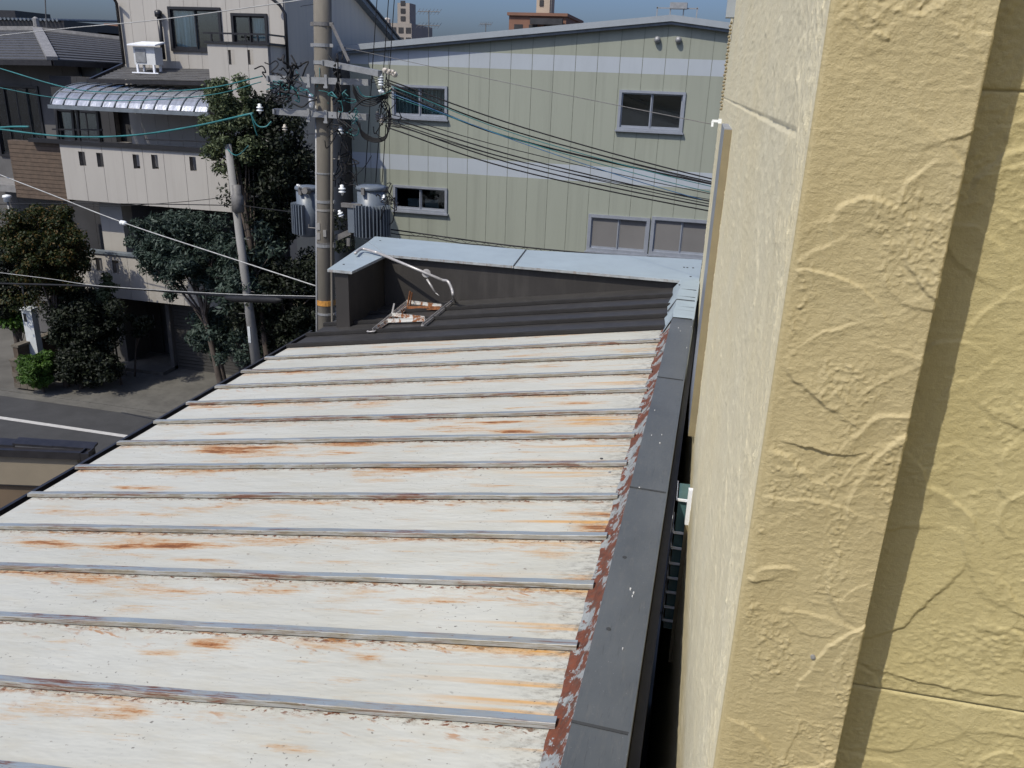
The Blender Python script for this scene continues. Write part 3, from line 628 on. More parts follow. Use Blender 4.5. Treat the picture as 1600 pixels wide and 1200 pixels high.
# window with grille low on the side wall
GV = 2.9
for i, py in enumerate((781, 832, 856, 880, 903, 925, 948, 969)):
    p = oP(1062-(py-781)*.12, py, wl(0, GV, 0), WD); gr = MB()
    gr.bar(wl(-.085, GV, p[2]), wl(-.018, GV, p[2]+.0), .010, .013); gr.bar(wl(-.085, GV, p[2]), wl(-.085, GV+.24, p[2]), .006, .011)
    gr.build('grille_bar', 'alu_white', cb)
zt = oP(1062, 781, wl(0, GV, 0), WD)[2]; zb_ = oP(1040, 975, wl(0, GV, 0), WD)[2]
mb = MB(); wbox(mb, -.075, -.012, GV+.015, GV+.22, zb_-.04, zt+.0); mb.build('frosted_pane', 'tealglass', cb)
mb = MB(); wbox(mb, -.026, .0, GV-.03, GV+.0, zt-.14, zt+.085); mb.build('frame_head', 'alu_white', cb)
mb = MB(); wbox(mb, -.024, .0, GV-.03, GV+.0, zb_-.25, zt-.142); mb.build('frame_jamb', 'brownside', cb)
# roof edge box, chain, bracket
mb = MB(); wbox(mb, -.075, -.0, 6.6, 6.75, 8.80, 10.0); mb.build('rain_hopper', 'fascia', cb)
mb = MB()
for i in range(26):
    z = 8.02+i*.030; mb.lathe(wl(-.016+.005*math.sin(i*2.3), 7.0, z), [(.006, 0), (.016, .01), (.014, .018), (.006, .026)], 6)
mb.build('rain_chain', 'brownside', cb)
mb = MB(); b0 = wl(-.01, 6.5, 7.94); mb.bar(b0, b0-ER*.08, .02, .022); mb.bar(b0-ER*.075, b0-ER*.075-np.array([0, 0, .05]), .015, .02); mb.bar(b0-ER*.012+np.array([0, 0, .02]), b0-ER*.012-np.array([0, 0, .02]), .03, .03); mb.build('cable_bracket', 'porcelain', cb)
CB_END = b0-ER*.075-np.array([0, 0, .03])

# =============================================================== panelled walls
def minus(r, holes):
    out = [r]
    for (a, b, c, d) in holes:
        nx_ = []
        for (x0, x1, z0, z1) in out:
            if b <= x0 or a >= x1 or d <= z0 or c >= z1: nx_.append((x0, x1, z0, z1)); continue
            if a > x0: nx_.append((x0, a, z0, z1))
            if b < x1: nx_.append((b, x1, z0, z1))
            A1, B1 = max(a, x0), min(b, x1)
            if c > z0: nx_.append((A1, B1, z0, c))
            if d < z1: nx_.append((A1, B1, d, z1))
        out = nx_
    return [q for q in out if q[1]-q[0] > .004 and q[3]-q[2] > .004]
def panels(parent, name, xs, zs, Yf, mats, holes=(), gap=.012, t=.03, top=None, wbot=None, back='joint', backd=.2):
    for j in range(len(zs)-1):
        for i in range(len(xs)-1):
            x0, x1, z0, z1 = xs[i]+gap/2, xs[i+1]-gap/2, zs[j]+(0 if mats[j] == 'x' else .0), zs[j+1]
            last = j == len(zs)-2; rs = minus((x0, x1, z0, z1), holes); groups = []
            for r_ in rs:
                tch = [g_ for g_ in groups if any(min(r_[1], q[1])-max(r_[0], q[0]) > -1e-6 and min(r_[3], q[3])-max(r_[2], q[2]) > -1e-6 for q in g_)]
                m_ = [r_]+[q for g_ in tch for q in g_]; groups = [g_ for g_ in groups if g_ not in tch]+[m_]
            for g_ in groups:
                mb = MB()
                for (a, b, c, d) in g_:
                    ta = tb = d
                    if last and top and abs(d-z1) < 1e-6: ta, tb = top(a), top(b)
                    mb.hexa([(a, Yf, c), (b, Yf, c), (b, Yf+t, c), (a, Yf+t, c), (a, Yf, ta), (b, Yf, tb), (b, Yf+t, tb), (a, Yf+t, ta)])
                mb.build(name, mats[j], parent)
    mb = MB()
    zlast = zs[-1]
    for (a, b, c, d) in minus((xs[0], xs[-1], zs[0], zlast), holes):
        n_ = 1 if not top else max(1, int((b-a)/.5))
        for k_ in range(n_):
            p, q = a+(b-a)*k_/n_, a+(b-a)*(k_+1)/n_
            ta, tb = (top(p)-.02, top(q)-.02) if (top and abs(d-zlast) < 1e-6) else (d, d)
            mb.hexa([(p, Yf+.008, c), (q, Yf+.008, c), (q, Yf+backd, c), (p, Yf+backd, c), (p, Yf+.008, ta), (q, Yf+.008, tb), (q, Yf+backd, tb), (p, Yf+backd, ta)])
    mb.build('wall_backing', back, parent)
def window(parent, x0, x1, z0, z1, Yf, frame='alu', n_=2, inner=('curtain',), proud=.05, fw=.05, depth=1.3, sill=True, splits=None):
    mb = MB(); f = fw
    mb.box(x0-.02, x1+.02, Yf-proud, Yf+.12, z1-f, z1+.015); mb.box(x0-.02, x1+.02, Yf-proud, Yf+.12, z0-.015, z0+f)
    mb.box(x0-.02, x0+f, Yf-proud+.002, Yf+.12, z0+f, z1-f); mb.box(x1-f, x1+.02, Yf-proud+.002, Yf+.12, z0+f, z1-f)
    fo = mb.build('window', frame, parent)
    if sill:
        mb = MB(); mb.box(x0-.06, x1+.06, Yf-proud-.05, Yf-.002, z0-.06, z0-.017); mb.build('sill', frame, fo)
    for i in range(n_):
        a = x0+f+(x1-x0-2*f)*i/n_; b = x0+f+(x1-x0-2*f)*(i+1)/n_; yo = Yf+(.012 if i % 2 == 0 else .05)
        mb = MB(); s_ = .032
        mb.box(a, b, yo, yo+.03, z1-f-s_, z1-f); mb.box(a, b, yo, yo+.03, z0+f, z0+f+s_*1.6)
        mb.box(a, a+s_, yo+.001, yo+.029, z0+f+s_*1.6, z1-f-s_); mb.box(b-s_, b, yo+.001, yo+.029, z0+f+s_*1.6, z1-f-s_); mb.build('sash', frame, fo)
        inn = inner[i % len(inner)]
        mb = MB(); mb.box(a+s_, b-s_, yo+.011, yo+.017, z0+f+s_*1.6, z1-f-s_)
        mb.build('pane', 'frost' if inn == 'frost' else 'glass', fo)
        if inn.startswith('curtain'):
            mb = MB(); k_ = 36; xs = np.linspace(a, b, k_); yy = [Yf+.13+.03*math.sin(q*math.pi*.8)+.01*math.sin(q*2.3) for q in range(k_)]
            for q in range(k_-1): mb.quad((xs[q], yy[q], z0), (xs[q+1], yy[q+1], z0), (xs[q+1], yy[q+1], z1), (xs[q], yy[q], z1))
            mb.build('curtain', inn, fo, True)
    mb = MB(); e = .0
    A0, A1, B0, B1, c, d = x0-.1, x1+.1, Yf+.21, Yf+depth, z0-.1, z1+.1
    mb.quad((A0, B1, c), (A1, B1, c), (A1, B1, d), (A0, B1, d)); mb.quad((A0, B0, c), (A0, B1, c), (A0, B1, d), (A0, B0, d)); mb.quad((A1, B1, c), (A1, B0, c), (A1, B0, d), (A1, B1, d))
    mb.quad((A0, B0, c), (A1, B0, c), (A1, B1, c), (A0, B1, c)); mb.quad((A0, B0, d), (A0, B1, d), (A1, B1, d), (A1, B0, d)); mb.build('room', 'room', fo)
    return fo

# =============================================================== SAGE GREEN WAREHOUSE
GY = 23.3
wh = thing('warehouse', 'sage green two storey warehouse with two pale bands behind the utility pole', 'building', (-2, GY, 0))
gx0 = oY(546, 100, GY)[0]; rid = oY(1050, 34, GY); ez = oY(546, 80, GY)[2]; sl = (rid[2]-ez)/(rid[0]-gx0)
gtop = lambda x: rid[2]-abs(x-rid[0])*sl-.04
def Zat(px, py): return oY(px, py, GY)[2]
px0, px1 = oY(732, 300, GY)[0], oY(1000, 300, GY)[0]; step = (oY(964, 160, GY)[0]-oY(732, 160, GY)[0])/7.0
base = oY(732, 160, GY)[0]; k0 = math.floor((gx0-base)/step); xs = [gx0]+[base+step*k_ for k_ in range(k0+1, 26) if base+step*k_ > gx0+.1]; xs = [x for x in xs if x < 4.5]
zb1, zb2 = Zat(700, 104.5), Zat(700, 80.5); zc1, zc2 = Zat(700, 270), Zat(700, 246)
def WR(l_, t_, r_, b_):
    a = oY(l_, (t_+b_)/2, GY); b = oY(r_, (t_+b_)/2, GY); mx = (l_+r_)/2
    return (a[0], b[0], oY(mx, b_, GY)[2], oY(mx, t_, GY)[2])
wins = [WR(614, 134, 698, 184), WR(967, 143, 1068, 204), WR(616, 292, 698, 330), WR(919, 338, 1013, 394), WR(1017, 342, 1112, 400)]
panels(wh, 'siding_panel', xs, [0, zc1, zc2, zb1, zb2, 8.0+9], GY, ['green_panel', 'band', 'green_panel', 'band', 'green_panel'], wins, gap=.016, top=gtop)
window(wh, *wins[0], GY, inner=('curtain',)); window(wh, *wins[1], GY, inner=('none',)); window(wh, *wins[2], GY, inner=('none',))
window(wh, *wins[3], GY, inner=('frost',), fw=.07); window(wh, *wins[4], GY, inner=('frost',), fw=.07)
mb = MB(); w2 = wins[2]; 
for a in (.28, .62): x = w2[0]+(w2[1]-w2[0])*a; mb.box(x-.22, x+.2, GY+.5, GY+.6, w2[2]+.05, w2[2]+.28)
mb.build('stored_boxes', 'fascia', wh)
mb = MB()
for s_ in (-1, 1):
    x = gx0-.25 if s_ < 0 else rid[0]+10; zA = rid[2]; zE = rid[2]-abs(x-rid[0])*sl
    for (dz0, dz1, y0_, y1_, mi) in ((.0, .15, -.22, 14, 0), (-.07, -.0, -.16, -.02, 1)):
        mb.hexa([(x, GY+y0_, zE+dz0), (rid[0], GY+y0_, zA+dz0), (rid[0], GY+y1_, zA+dz0), (x, GY+y1_, zE+dz0), (x, GY+y0_, zE+dz1), (rid[0], GY+y0_, zA+dz1), (rid[0], GY+y1_, zA+dz1), (x, GY+y1_, zE+dz1)], mi)
mb.build('roof', ['fascia', 'trimdark'], wh)
mb = MB(); mb.box(gx0-.02, gx0+.14, GY+.05, GY+14, 0, 8.8); mb.build('side_wall', 'green_panel', wh)
for (px, py) in ((1027, 62), (1060, 62.5)):
    p = oY(px, py, GY-.08); mb = MB(); mb.lathe((p[0], GY, p[2]), [(.075, 0), (.085, .05), (.08, .10), (.055, .14), (.001, .155)], 14, axis=(0, -1, 0)); mb.build('vent_hood', 'galv', wh, True)
mb = MB(); a = oY(1034, 20, GY+3); 
for i in range(4): mb.box(a[0]+i*.35, a[0]+i*.35+.03, GY+1.2, GY+1.23, rid[2], rid[2]+.45)
mb.box(a[0], a[0]+1.1, GY+1.2, GY+1.23, rid[2]+.40, rid[2]+.43); mb.box(a[0]+.35, a[0]+.8, GY+1.1, GY+1.4, rid[2]+.40, rid[2]+.55); mb.build('roof_rail', 'galv', wh)

# =============================================================== WHITE HOUSE
hs_ = thing('white_house', 'off-white three storey house with slotted balconies and a curved terrace canopy', 'house', (-14, 20, 0))
def rect(l_, t_, r_, b_, Y): a = oY((l_), (t_+b_)/2, Y); b = oY(r_, (t_+b_)/2, Y); mx = (l_+r_)/2; return (a[0], b[0], oY(mx, b_, Y)[2], oY(mx, t_, Y)[2])
# third floor facade
Y3 = 20.8; xl = oY(190, 80, Y3)[0]; xr = oY(446, 80, Y3)[0]; z3 = oY(260, 106, Y3)[2]; zt3 = 10.7
w1 = rect(267, 12, 346, 80, Y3); w2 = rect(364, 22, 418, 70, Y3)
nx_ = 12; xs = list(np.linspace(xl, xr, nx_+1))
panels(hs_, 'siding_panel', xs, [5.6, z3, zt3], Y3, ['white_siding', 'white_siding'], [w1, w2], gap=.008, back='slot')
window(hs_, *w1, Y3, 'blackframe', inner=('curtain_w', 'none'), sill=False); window(hs_, *w2, Y3, 'blackframe', inner=('none', 'curtain_w'), sill=False)
# right side wall (in shade) with sloping roofline
yb_ = 26.5
zv = lambda y: oX(555, 0, xr)[2]+0
pA = oX(520, -40, xr+.02); pB = oX(604, 58, xr+.02)
sy = (pB[2]-pA[2])/(pB[1]-pA[1])
mb = MB(); ys = np.linspace(Y3+.034, 34, 12); zr_ = lambda y: min(10.75, pA[2]+(y-pA[1])*sy)
for i in range(len(ys)-1):
    a, b = ys[i], ys[i+1]
    if b > 29.5: continue
    mb.hexa([(xr-.2, a, 0), (xr+.02, a, 0), (xr+.02, b, 0), (xr-.2, b, 0), (xr-.2, a, zr_(a)), (xr+.02, a, zr_(a)), (xr+.02, b, zr_(b)), (xr-.2, b, zr_(b))])
mb.build('side_wall', 'side_siding', hs_)
mb = MB()
for (dz, th, mi, o0, o1) in ((.0, .14, 0, -2.5, .25), (.14, .05, 1, -2.5, .32)):
    q_ = (10.75-pA[2])/sy; a, b = pA[1]+q_, pB[1]+.8; za, zb = 10.75, pB[2]+.8*sy
    mb.hexa([(xr+o0, a, za+dz), (xr+o1, a, za+dz), (xr+o1, b, zb+dz), (xr+o0, b, zb+dz), (xr+o0, a, za+dz+th), (xr+o1, a, za+dz+th), (xr+o1, b, zb+dz+th), (xr+o0, b, zb+dz+th)], mi)
mb.build('roof', ['trimdark', 'gutter'], hs_)
mb = MB(); mb.box(xl-.3, xr+.25, Y3-.0, pA[1]+(10.75-pA[2])/sy, 10.76, 10.95); mb.build('flat_roof', 'gutter', hs_)
# down pipes
a = oY(444, 14, Y3-.06); mb = MB(); mb.tube([oY(420, -6, Y3-.3), oY(437, 8, Y3-.1), oY(446, 22, Y3-.08), oY(450, 108, Y3-.08)], .04, 8); mb.build('down_pipe', 'blackframe', hs_, True)
mb = MB(); mb.tube([oY(176, -6, Y3-.3), oY(182, 5, Y3-.08), oY(194, 100, Y3-.08)], .04, 8); mb.build('down_pipe', 'blackframe', hs_, True)
mb = MB(); mb.tube([oY(248, 24, Y3-.12), oY(256, 93, Y3-.12)], .055, 8); mb.lathe(oY(248, 27, Y3-.12), [(.06, 0), (.10, .02), (.10, .14), (.04, .18)], 10); mb.build('flue_pipe', 'blackframe', hs_, True)
# low pent roof with hip
e0 = oY(153, 123, 19.7); e1 = oY(330, 127, 19.7); r0 = oY(195, 105, Y3); r1 = oY(330, 108, Y3)
n_ = 7
for i in range(n_):
    a, b = i/n_, (i+1)/n_; f = lambda t, p, q: np.array(p)+(np.array(q)-np.array(p))*t
    A_, B_, C_, D_ = f(a, e0, r0), f(a, e1, r1), f(b, e1, r1), f(b, e0, r0)
    up = np.array([0, 0, .028]); mb = MB(); mb.hexa([A_, B_, C_, D_, A_+up, B_+up, C_+up*.1, D_+up*.1]); mb.build('roof_course', 'slate2', hs_)
mb = MB(); mb.bar(oY(141, 124, 19.75), oY(193, 100, Y3), .08, .06); mb.bar(e0-[.3, .03, .06], e1-[0, .03, .06], .08, .09); mb.build('eave_trim', 'gutter', hs_)
# balcony on the third floor
YB3 = 19.9; r_ = rect(326, 69, 420, 135, YB3); xs = list(np.linspace(r_[0], r_[1], 4)); sl_ = [rect(357, 78, 367, 101, YB3), rect(387, 78, 396, 101, YB3)]
panels(hs_, 'balcony_panel', xs, [5.9, r_[3]], YB3, ['white_siding'], sl_, gap=.008, back='slot', backd=.12)
mb = MB(); mb.box(r_[1]-.13, r_[1], YB3+.13, Y3, 5.9, r_[3]); mb.build('balcony_side', 'side_siding', hs_)
mb = MB(); mb.box(r_[0]-.05, r_[1]+.06, YB3-.05, YB3+.17, r_[3], r_[3]+.05); mb.box(r_[1]-.15, r_[1]+.06, YB3+.17, Y3-.01, r_[3], r_[3]+.05); mb.build('balcony_cap', 'blackframe', hs_)
mb = MB(); zc = r_[3]+.05; mb.box(r_[0]-.1, r_[1]+.0, YB3+.02, YB3+.06, zc+.17, zc+.21)
for x in (r_[0]+.1, r_[0]+.35, r_[0]+.7, r_[0]+1.05, r_[1]-.3, r_[1]-.05): mb.box(x, x+.035, YB3+.021, YB3+.059, zc, zc+.17)
mb.box(r_[1]-.04, r_[1], YB3+.06, Y3-.01, zc+.17, zc+.21); mb.build('balcony_rail', 'blackframe', hs_)
# second floor wall behind terrace, its shade put into the near-black colour
Y2 = 20.9; rr = rect(85, 165, 350, 232, Y2); xl2 = oY(88, 200, Y2)[0]
wd1 = rect(93, 172, 157, 222, Y2); wd2 = rect(180, 176, 320, 226, Y2)
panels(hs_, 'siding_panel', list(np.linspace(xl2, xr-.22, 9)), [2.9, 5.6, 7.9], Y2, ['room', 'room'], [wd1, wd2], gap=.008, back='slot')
window(hs_, *wd1, Y2, 'blackframe', n_=3, inner=('curtain', 'none', 'none'), sill=False); mb = MB(); mb.box(wd2[0]-.1, wd2[1]+.1, Y2+.25, Y2+.3, wd2[2]-.1, wd2[3]+.1); mb.build('terrace_shade_back', 'room', hs_)  # near-black sheet paints the unlit depth behind the terrace opening
for q in range(3): mb = MB(); x = wd2[0]+(wd2[1]-wd2[0])*(q+.5)/3; mb.box(x, x+.04, Y2+.02, Y2+.07, wd2[2], wd2[3]); mb.build('door_stile', 'blackframe', hs_)
mb = MB()
for px in (88, 113, 121, 152): mb = MB(); a = oY(px, 172, 19.2); b = oY(px+4, 222, 19.2); mb.bar(a, b, .06, .06, (1, 0, 0)); mb.build('terrace_post', 'blackframe', hs_)
mb = MB(); mb.bar(oY(82, 202, 19.2), oY(160, 203, 19.2), .04, .04); mb.build('terrace_rail', 'blackframe', hs_); mb = MB(); mb.bar(oY(228, 218, 19.2), oY(335, 222, 19.2), .03, .03); mb.build('terrace_rail', 'blackframe', hs_)
# curved canopy
fx0, fx1 = oY(80, 168, 18.9)[0], oY(324, 172, 18.9)[0]; fz = oY(200, 169, 18.9)[2]; bz = oY(225, 134, 20.3)[2]; NP = 12
arc = [(18.9+1.5*(1-math.cos(t)) if False else 18.9+1.45*(t/(math.pi/2))**1.0*(.35+.65*t/(math.pi/2)), fz+(bz-fz)*math.sin(t)**.9 if t > 0 else fz) for t in np.linspace(0, math.pi/2, 9)]
cxs = np.linspace(fx0, fx1, NP+1)
for i in range(NP):
    mb = MB()
    for j in range(len(arc)-1):
        (ya, za), (yb, zb) = arc[j], arc[j+1]; mb.quad((cxs[i]+.03, ya, za), (cxs[i+1]-.03, ya, za), (cxs[i+1]-.03, yb, zb), (cxs[i]+.03, yb, zb))
    mb.build('canopy_panel', 'poly', hs_, True)
for x in cxs:
    mb = MB(); mb.tube([(x, y, z+.008) for y, z in arc], .022, 5); mb.build('canopy_rib', 'trimdark', hs_, True)
mb = MB(); mb.box(fx0-.05, fx1+.05, 18.84, 18.92, fz-.10, fz-.01); mb.tube([(fx0, arc[3][0], arc[3][1]+.01), (fx1, arc[3][0], arc[3][1]+.01)], .015, 5); mb.build('canopy_gutter', 'trimdark', hs_)
# big balcony
YB = 19.0; r_ = rect(97, 231, 362, 322, YB); zt_ = oY(200, 231, YB)[2]; zbm = oY(240, 322, YB)[2]; xa = oY(99, 270, YB)[0]; xb = oY(362, 290, YB)[0]
step2 = (oY(325, 290, YB)[0]-oY(134, 280, YB)[0])/6
xs = [xa]+[oY(134, 280, YB)[0]+step2*k_ for k_ in range(8)]; xs = [x for x in xs if x < xb]+[xb]
slots = [rect(l_, t_, l_+10, t_+22, YB) for l_, t_ in ((123.5, 237), (151.5, 239), (208, 241.5), (237, 242), (296.5, 245))]
panels(hs_, 'balcony_panel', xs, [zbm, zt_], YB, ['white_siding'], slots, gap=.010, back='slot', backd=.14)
mb = MB(); mb.box(xa-.9, xb, YB-.06, YB+.2, zt_, zt_+.09); mb.build('balcony_cap', 'blackframe', hs_)
mb = MB(); mb.box(xa, xb, YB+.15, Y2-.01, zbm-.0, zbm+.18); mb.build('balcony_floor', 'slot', hs_)
mb = MB(); mb.box(xb-.12, xb-.001, YB+.15, Y2-.01, zbm+.18, zt_); mb.build('balcony_side', 'side_siding', hs_)
# brown tiled wing at the left
bx0 = oY(20, 270, YB+.1)[0]; bz0 = oY(70, 312, YB+.1)[2]; nrow = 14
zz_ = np.linspace(bz0, zt_, nrow+1)
for i in range(nrow):
    n2 = 1
    mb = MB(); mb.box(bx0, xa-.01, YB+.10, YB+.16, zz_[i]+.008, zz_[i+1]-.004); mb.build('tile_course', 'brown_tile', hs_)
mb = MB(); mb.box(bx0, xa-.01, YB+.115, YB+.3, bz0, zt_); mb.build('wall_backing', 'grout', hs_)
# column, lower balcony, ground floor
mb = MB(); a = oY(163, 325, 19.8); b = oY(185, 325, 19.8); c = oY(185, 396, 19.5); 
mb.box(a[0], b[0]+.25, 19.6, 20.0, c[2]-.3, zbm); mb.build('column', 'white_siding', hs_)
YL = 19.3; zt_l = oY(230, 403, YL)[2]; zb_l = oY(240, 472, YL)[2]; xla = oY(122, 430, YL)[0]; xlb = oY(345, 480, YL)[0]
slots = [rect(l_, t_, l_+10, t_+20, YL) for l_, t_ in ((150, 403), (176, 407), (231, 411), (262, 414))]
panels(hs_, 'balcony_panel', list(np.linspace(xla, xlb, 9)), [zb_l, zt_l], YL, ['white_siding'], slots, gap=.010, back='slot', backd=.14)
mb = MB(); mb.box(xla, xlb, YL-.04, YL+.18, zt_l, zt_l+.07); mb.build('balcony_cap', 'trimdark', hs_)
mb = MB(); mb.box(xla, xlb, YL+.15, Y2-.02, zb_l, zb_l+.15); mb.build('balcony_floor', 'slot', hs_)
mb = MB(); mb.box(xla, xr-.21, Y2-.02, Y2+.1, 0, 2.88); mb.build('ground_floor_wall', 'grey_wall', hs_)
g0 = oY(275, 540, 19.9); g1 = oY(470, 540, 19.9); zz_ = np.linspace(0, zb_l, 22)
for i in range(21):
    mb = MB(); mb.box(g0[0], g1[0], 19.9+(0), 19.93, zz_[i]+.005, zz_[i+1]-.006); mb.build('shutter_slat', 'shutter', hs_)
mb = MB(); mb.box(g0[0]-.12, g0[0]-.0, 19.75, 20.7, 0, zb_l); mb.build('door_pier', 'grey_wall', hs_); mb = MB(); mb.box(oY(190, 540, 19.9)[0]-.3, oY(205, 540, 19.9)[0], 19.7, 20.8, 0, zb_l); mb.build('door_pier', 'grey_wall', hs_)
dx0, dx1 = oY(210, 520, 20.8)[0], oY(255, 520, 20.8)[0]; mb = MB(); mb.box(dx0, dx1, 20.74, 20.80, .12, 2.25); mb.build('door', 'shutter', hs_)
mb = MB(); mb.bar((dx1-.2, 20.70, .9), (dx1-.2, 20.70, 1.3), .03, .03, (1, 0, 0)); mb.build('door_handle', 'galv', hs_)
mb = MB(); mb.box(g0[0]-1.9, g0[0]-.0, 19.2, 20.7, .0, .12); mb.build('door_step', 'concrete_g', hs_)
# air-conditioner on the pent roof
ac = thing('air_conditioner', 'white air conditioner with slanted hood standing on the dark pent roof', 'air conditioner', oY(228, 108, 20.1))
r_ = rect(209, 73, 242, 101, 20.1); mb = MB(); mb.box(r_[0], r_[1], 20.1, 20.42, r_[2], r_[3]); mb.build('casing', 'ac', ac)
mb = MB(); mb.box(r_[0]+.06, r_[0]+.36, 20.08, 20.098, r_[2]+.05, r_[3]-.05); mb.build('fan_grille', 'galv', ac)
mb = MB(); mb.hexa([(r_[0]-.08, 19.98, r_[3]+.02), (r_[1]+.12, 19.98, r_[3]+.02), (r_[1]+.05, 20.5, r_[3]+.10), (r_[0]-.0, 20.5, r_[3]+.10), (r_[0]-.08, 19.98, r_[3]+.05), (r_[1]+.12, 19.98, r_[3]+.05), (r_[1]+.05, 20.5, r_[3]+.14), (r_[0], 20.5, r_[3]+.14)]); mb.build('hood', 'alu_white', ac)
zl = oY(228, 113, 20.1)[2]
for x in (r_[0]+.04, r_[1]-.1):
    for y in (20.1, 20.36): mb = MB(); mb.box(x, x+.05, y, y+.05, zl, r_[2]); mb.build('leg', 'alu_white', ac)
mb = MB(); mb.box(r_[0]-.1, r_[1]+.05, 20.09, 20.13, zl-.03, zl); mb.build('base_rail', 'alu_white', ac)

# =============================================================== DARK-ROOFED NEIGHBOUR (left)
nb = thing('tiled_roof_house', 'grey house with hipped dark tile roof at the upper left edge', 'house', (-22, 22, 0))
YN = 21.6; ze = oY(60, 97, YN-1)[2]; 
c0 = oY(-80, 92, YN-1); c1 = oY(82, 94, YN-1); c2 = oY(194, 100, YN+.6); t0 = oY(-80, 47, YN+3.2); t1 = oY(58, 47, YN+3.2); t2 = oY(190, 62, YN+4.0)
n_ = 12
for i in range(n_):
    a, b = i/n_, (i+1)/n_; f = lambda t, p, q: np.array(p)+(np.array(q)-np.array(p))*t; up = np.array([0, -.0, .035])
    for (p, q, p2, q2) in ((c0, c1, t0, t1), (c1, c2, t1, t2)):
        A_, B_, C_, D_ = f(a, p, p2), f(a, q, q2), f(b, q, q2), f(b, p, p2)
        mb = MB(); mb.hexa([A_-up, B_-up, C_-up, D_-up, A_+up, B_+up, C_+up*.0, D_+up*.0]); mb.build('roof_course', 'slate', nb)
mb = MB(); mb.bar(c1+[0, 0, .05], t1+[0, 0, .06], .28, .09); mb.build('hip_cap', 'ridge', nb)
mb = MB(); mb.bar(t0+[0, 0, .05], t1+[0, 0, .05], .25, .12); mb.bar(t1+[0, 0, .05], t2+[0, 0, .05], .2, .1); mb.lathe(t1, [(.09, 0), (.09, .35), (.03, .4)], 8); mb.build('ridge_cap', 'ridge', nb)
mb = MB(); mb.bar(c0-[0, 0, .07], c1-[0, 0, .07], .12, .14); mb.bar(c1-[0, 0, .07], c2-[0, 0, .07], .12, .14); mb.build('eave_gutter', 'gutter', nb)
nl = oY(-90, 180, YN)[0]; nr = oY(86, 180, YN)[0]
wn = [rect(-6, 134, 67, 245, YN-.0)]
panels(nb, 'wall_panel', list(np.linspace(nl, nr+1.6, 6)), [0, 2.9, ze], YN, ['grey_wall', 'grey_wall'], wn, gap=.01, back='joint')
window(nb, *wn[0], YN, 'blackframe', n_=4, inner=('none', 'curtain', 'curtain', 'none'), sill=False)
mb = MB(); mb.tube([oY(124, 104, YN-.1), oY(131, 140, YN-.1)], .05, 8); mb.build('down_pipe', 'blackframe', nb, True)
mb = MB(); mb.box(oY(-60, 290, 20.2)[0], oY(60, 290, 20.2)[0], 20.2, YN, oY(20, 295, 20.2)[2]-.1, oY(20, 290, 20.2)[2]); mb.build('porch_roof', 'ridge', nb)
# dark rooftop building behind it
db = thing('dark_rooftop_building', 'dark corrugated rooftop structure behind the hipped tile roof', 'building', (-30, 32, 0))
YD = 32; mb = MB(); r_ = rect(-60, 30, 100, 46, YD); mb.box(r_[0], r_[1], YD, YD+5, 0, r_[3]); mb.build('wall', 'gutter', db)
r2 = rect(-4, 16, 24, 32, YD); mb = MB(); mb.box(r2[0], r2[1], YD, YD+2, r2[2], r2[3]); mb.build('stair_head', 'gutter', db)
mb = MB(); n_ = 26
for i in range(n_): x = r_[0]+(r_[1]-r_[0])*i/n_; mb.tube([(x, YD-.15, r_[3]), (x, YD+5, r_[3]+.3)], .06, 6)
mb.build('corrugated_roof', 'trimdark', db)
lo = oY(144, 50, 34); mb = MB(); mb.box(r_[1], lo[0], 34, 37, 0, lo[2]); mb.build('annex', 'fargrey', db)

# =============================================================== SMALL NEIGHBOUR EAVE (lower left)
sn = thing('small_outbuilding', 'beige outbuilding with dark gutter roof corner beside the rusty roof', 'building', (-8.5, 7.5, 0))
G1 = oZ(148, 697, 3.5); G0 = G1-_n([1.24, .286, 0])*3.2; du = _n(G1-G0); dn_ = np.array([du[1], -du[0], 0])   # dn_: toward camera
mb = MB(); mb.obox(G0+dn_*.10-[0, 0, .16], du*(np.linalg.norm(G1-G0)-.0), -dn_*.10, (0, 0, .10)); mb.build('gutter', 'gutter', sn)
mb = MB(); e_ = G1-du*.13-[0, 0, .16]; mb.obox(e_+dn_*.16, du*.13, -dn_*.0-dn_*.16, (0, 0, .012)); mb.obox(e_+dn_*.16, du*.012, -dn_*.16, (0, 0, .13)); mb.obox(e_+dn_*.16+du*.118, du*.012, -dn_*.16, (0, 0, .15)); mb.obox(e_+dn_*.16, du*.13, -dn_*.012, (0, 0, .12)); mb.build('gutter_end', 'gutter', sn)
for i in range(6):
    s0 = np.linalg.norm(G1-G0)-.05-(i+1)*.52; mb = MB()
    o = G0+du*s0+dn_*.0+np.array([0, 0, -.05+.012*(i % 2)]); mb.obox(o, du*.53+[0, 0, -.018], -dn_*.16+np.array([0, 0, .02]), (0, 0, .03)); mb.build('roof_tile', 'gutter', sn)
Wp = G0+dn_*.02; W1 = G1-du*.19+dn_*.0
mb = MB(); mb.obox(np.array([G0[0], G0[1], 2.90])+dn_*.04, du*(np.linalg.norm(G1-G0)-.24), -dn_*.14, (0, 0, .45)); mb.build('upper_wall', 'cream_dk', sn)
mb = MB(); mb.obox(np.array([G0[0], G0[1], 0])-dn_*.0, du*(np.linalg.norm(G1-G0)-.26), -dn_*.14, (0, 0, 2.90)); mb.build('lower_wall', 'brown_wall', sn)
mb = MB(); mb.obox(np.array([G0[0], G0[1], 2.885])+dn_*.045, du*(np.linalg.norm(G1-G0)-.235), -dn_*.14, (0, 0, .018)); mb.build('wall_trim', 'gutter', sn)

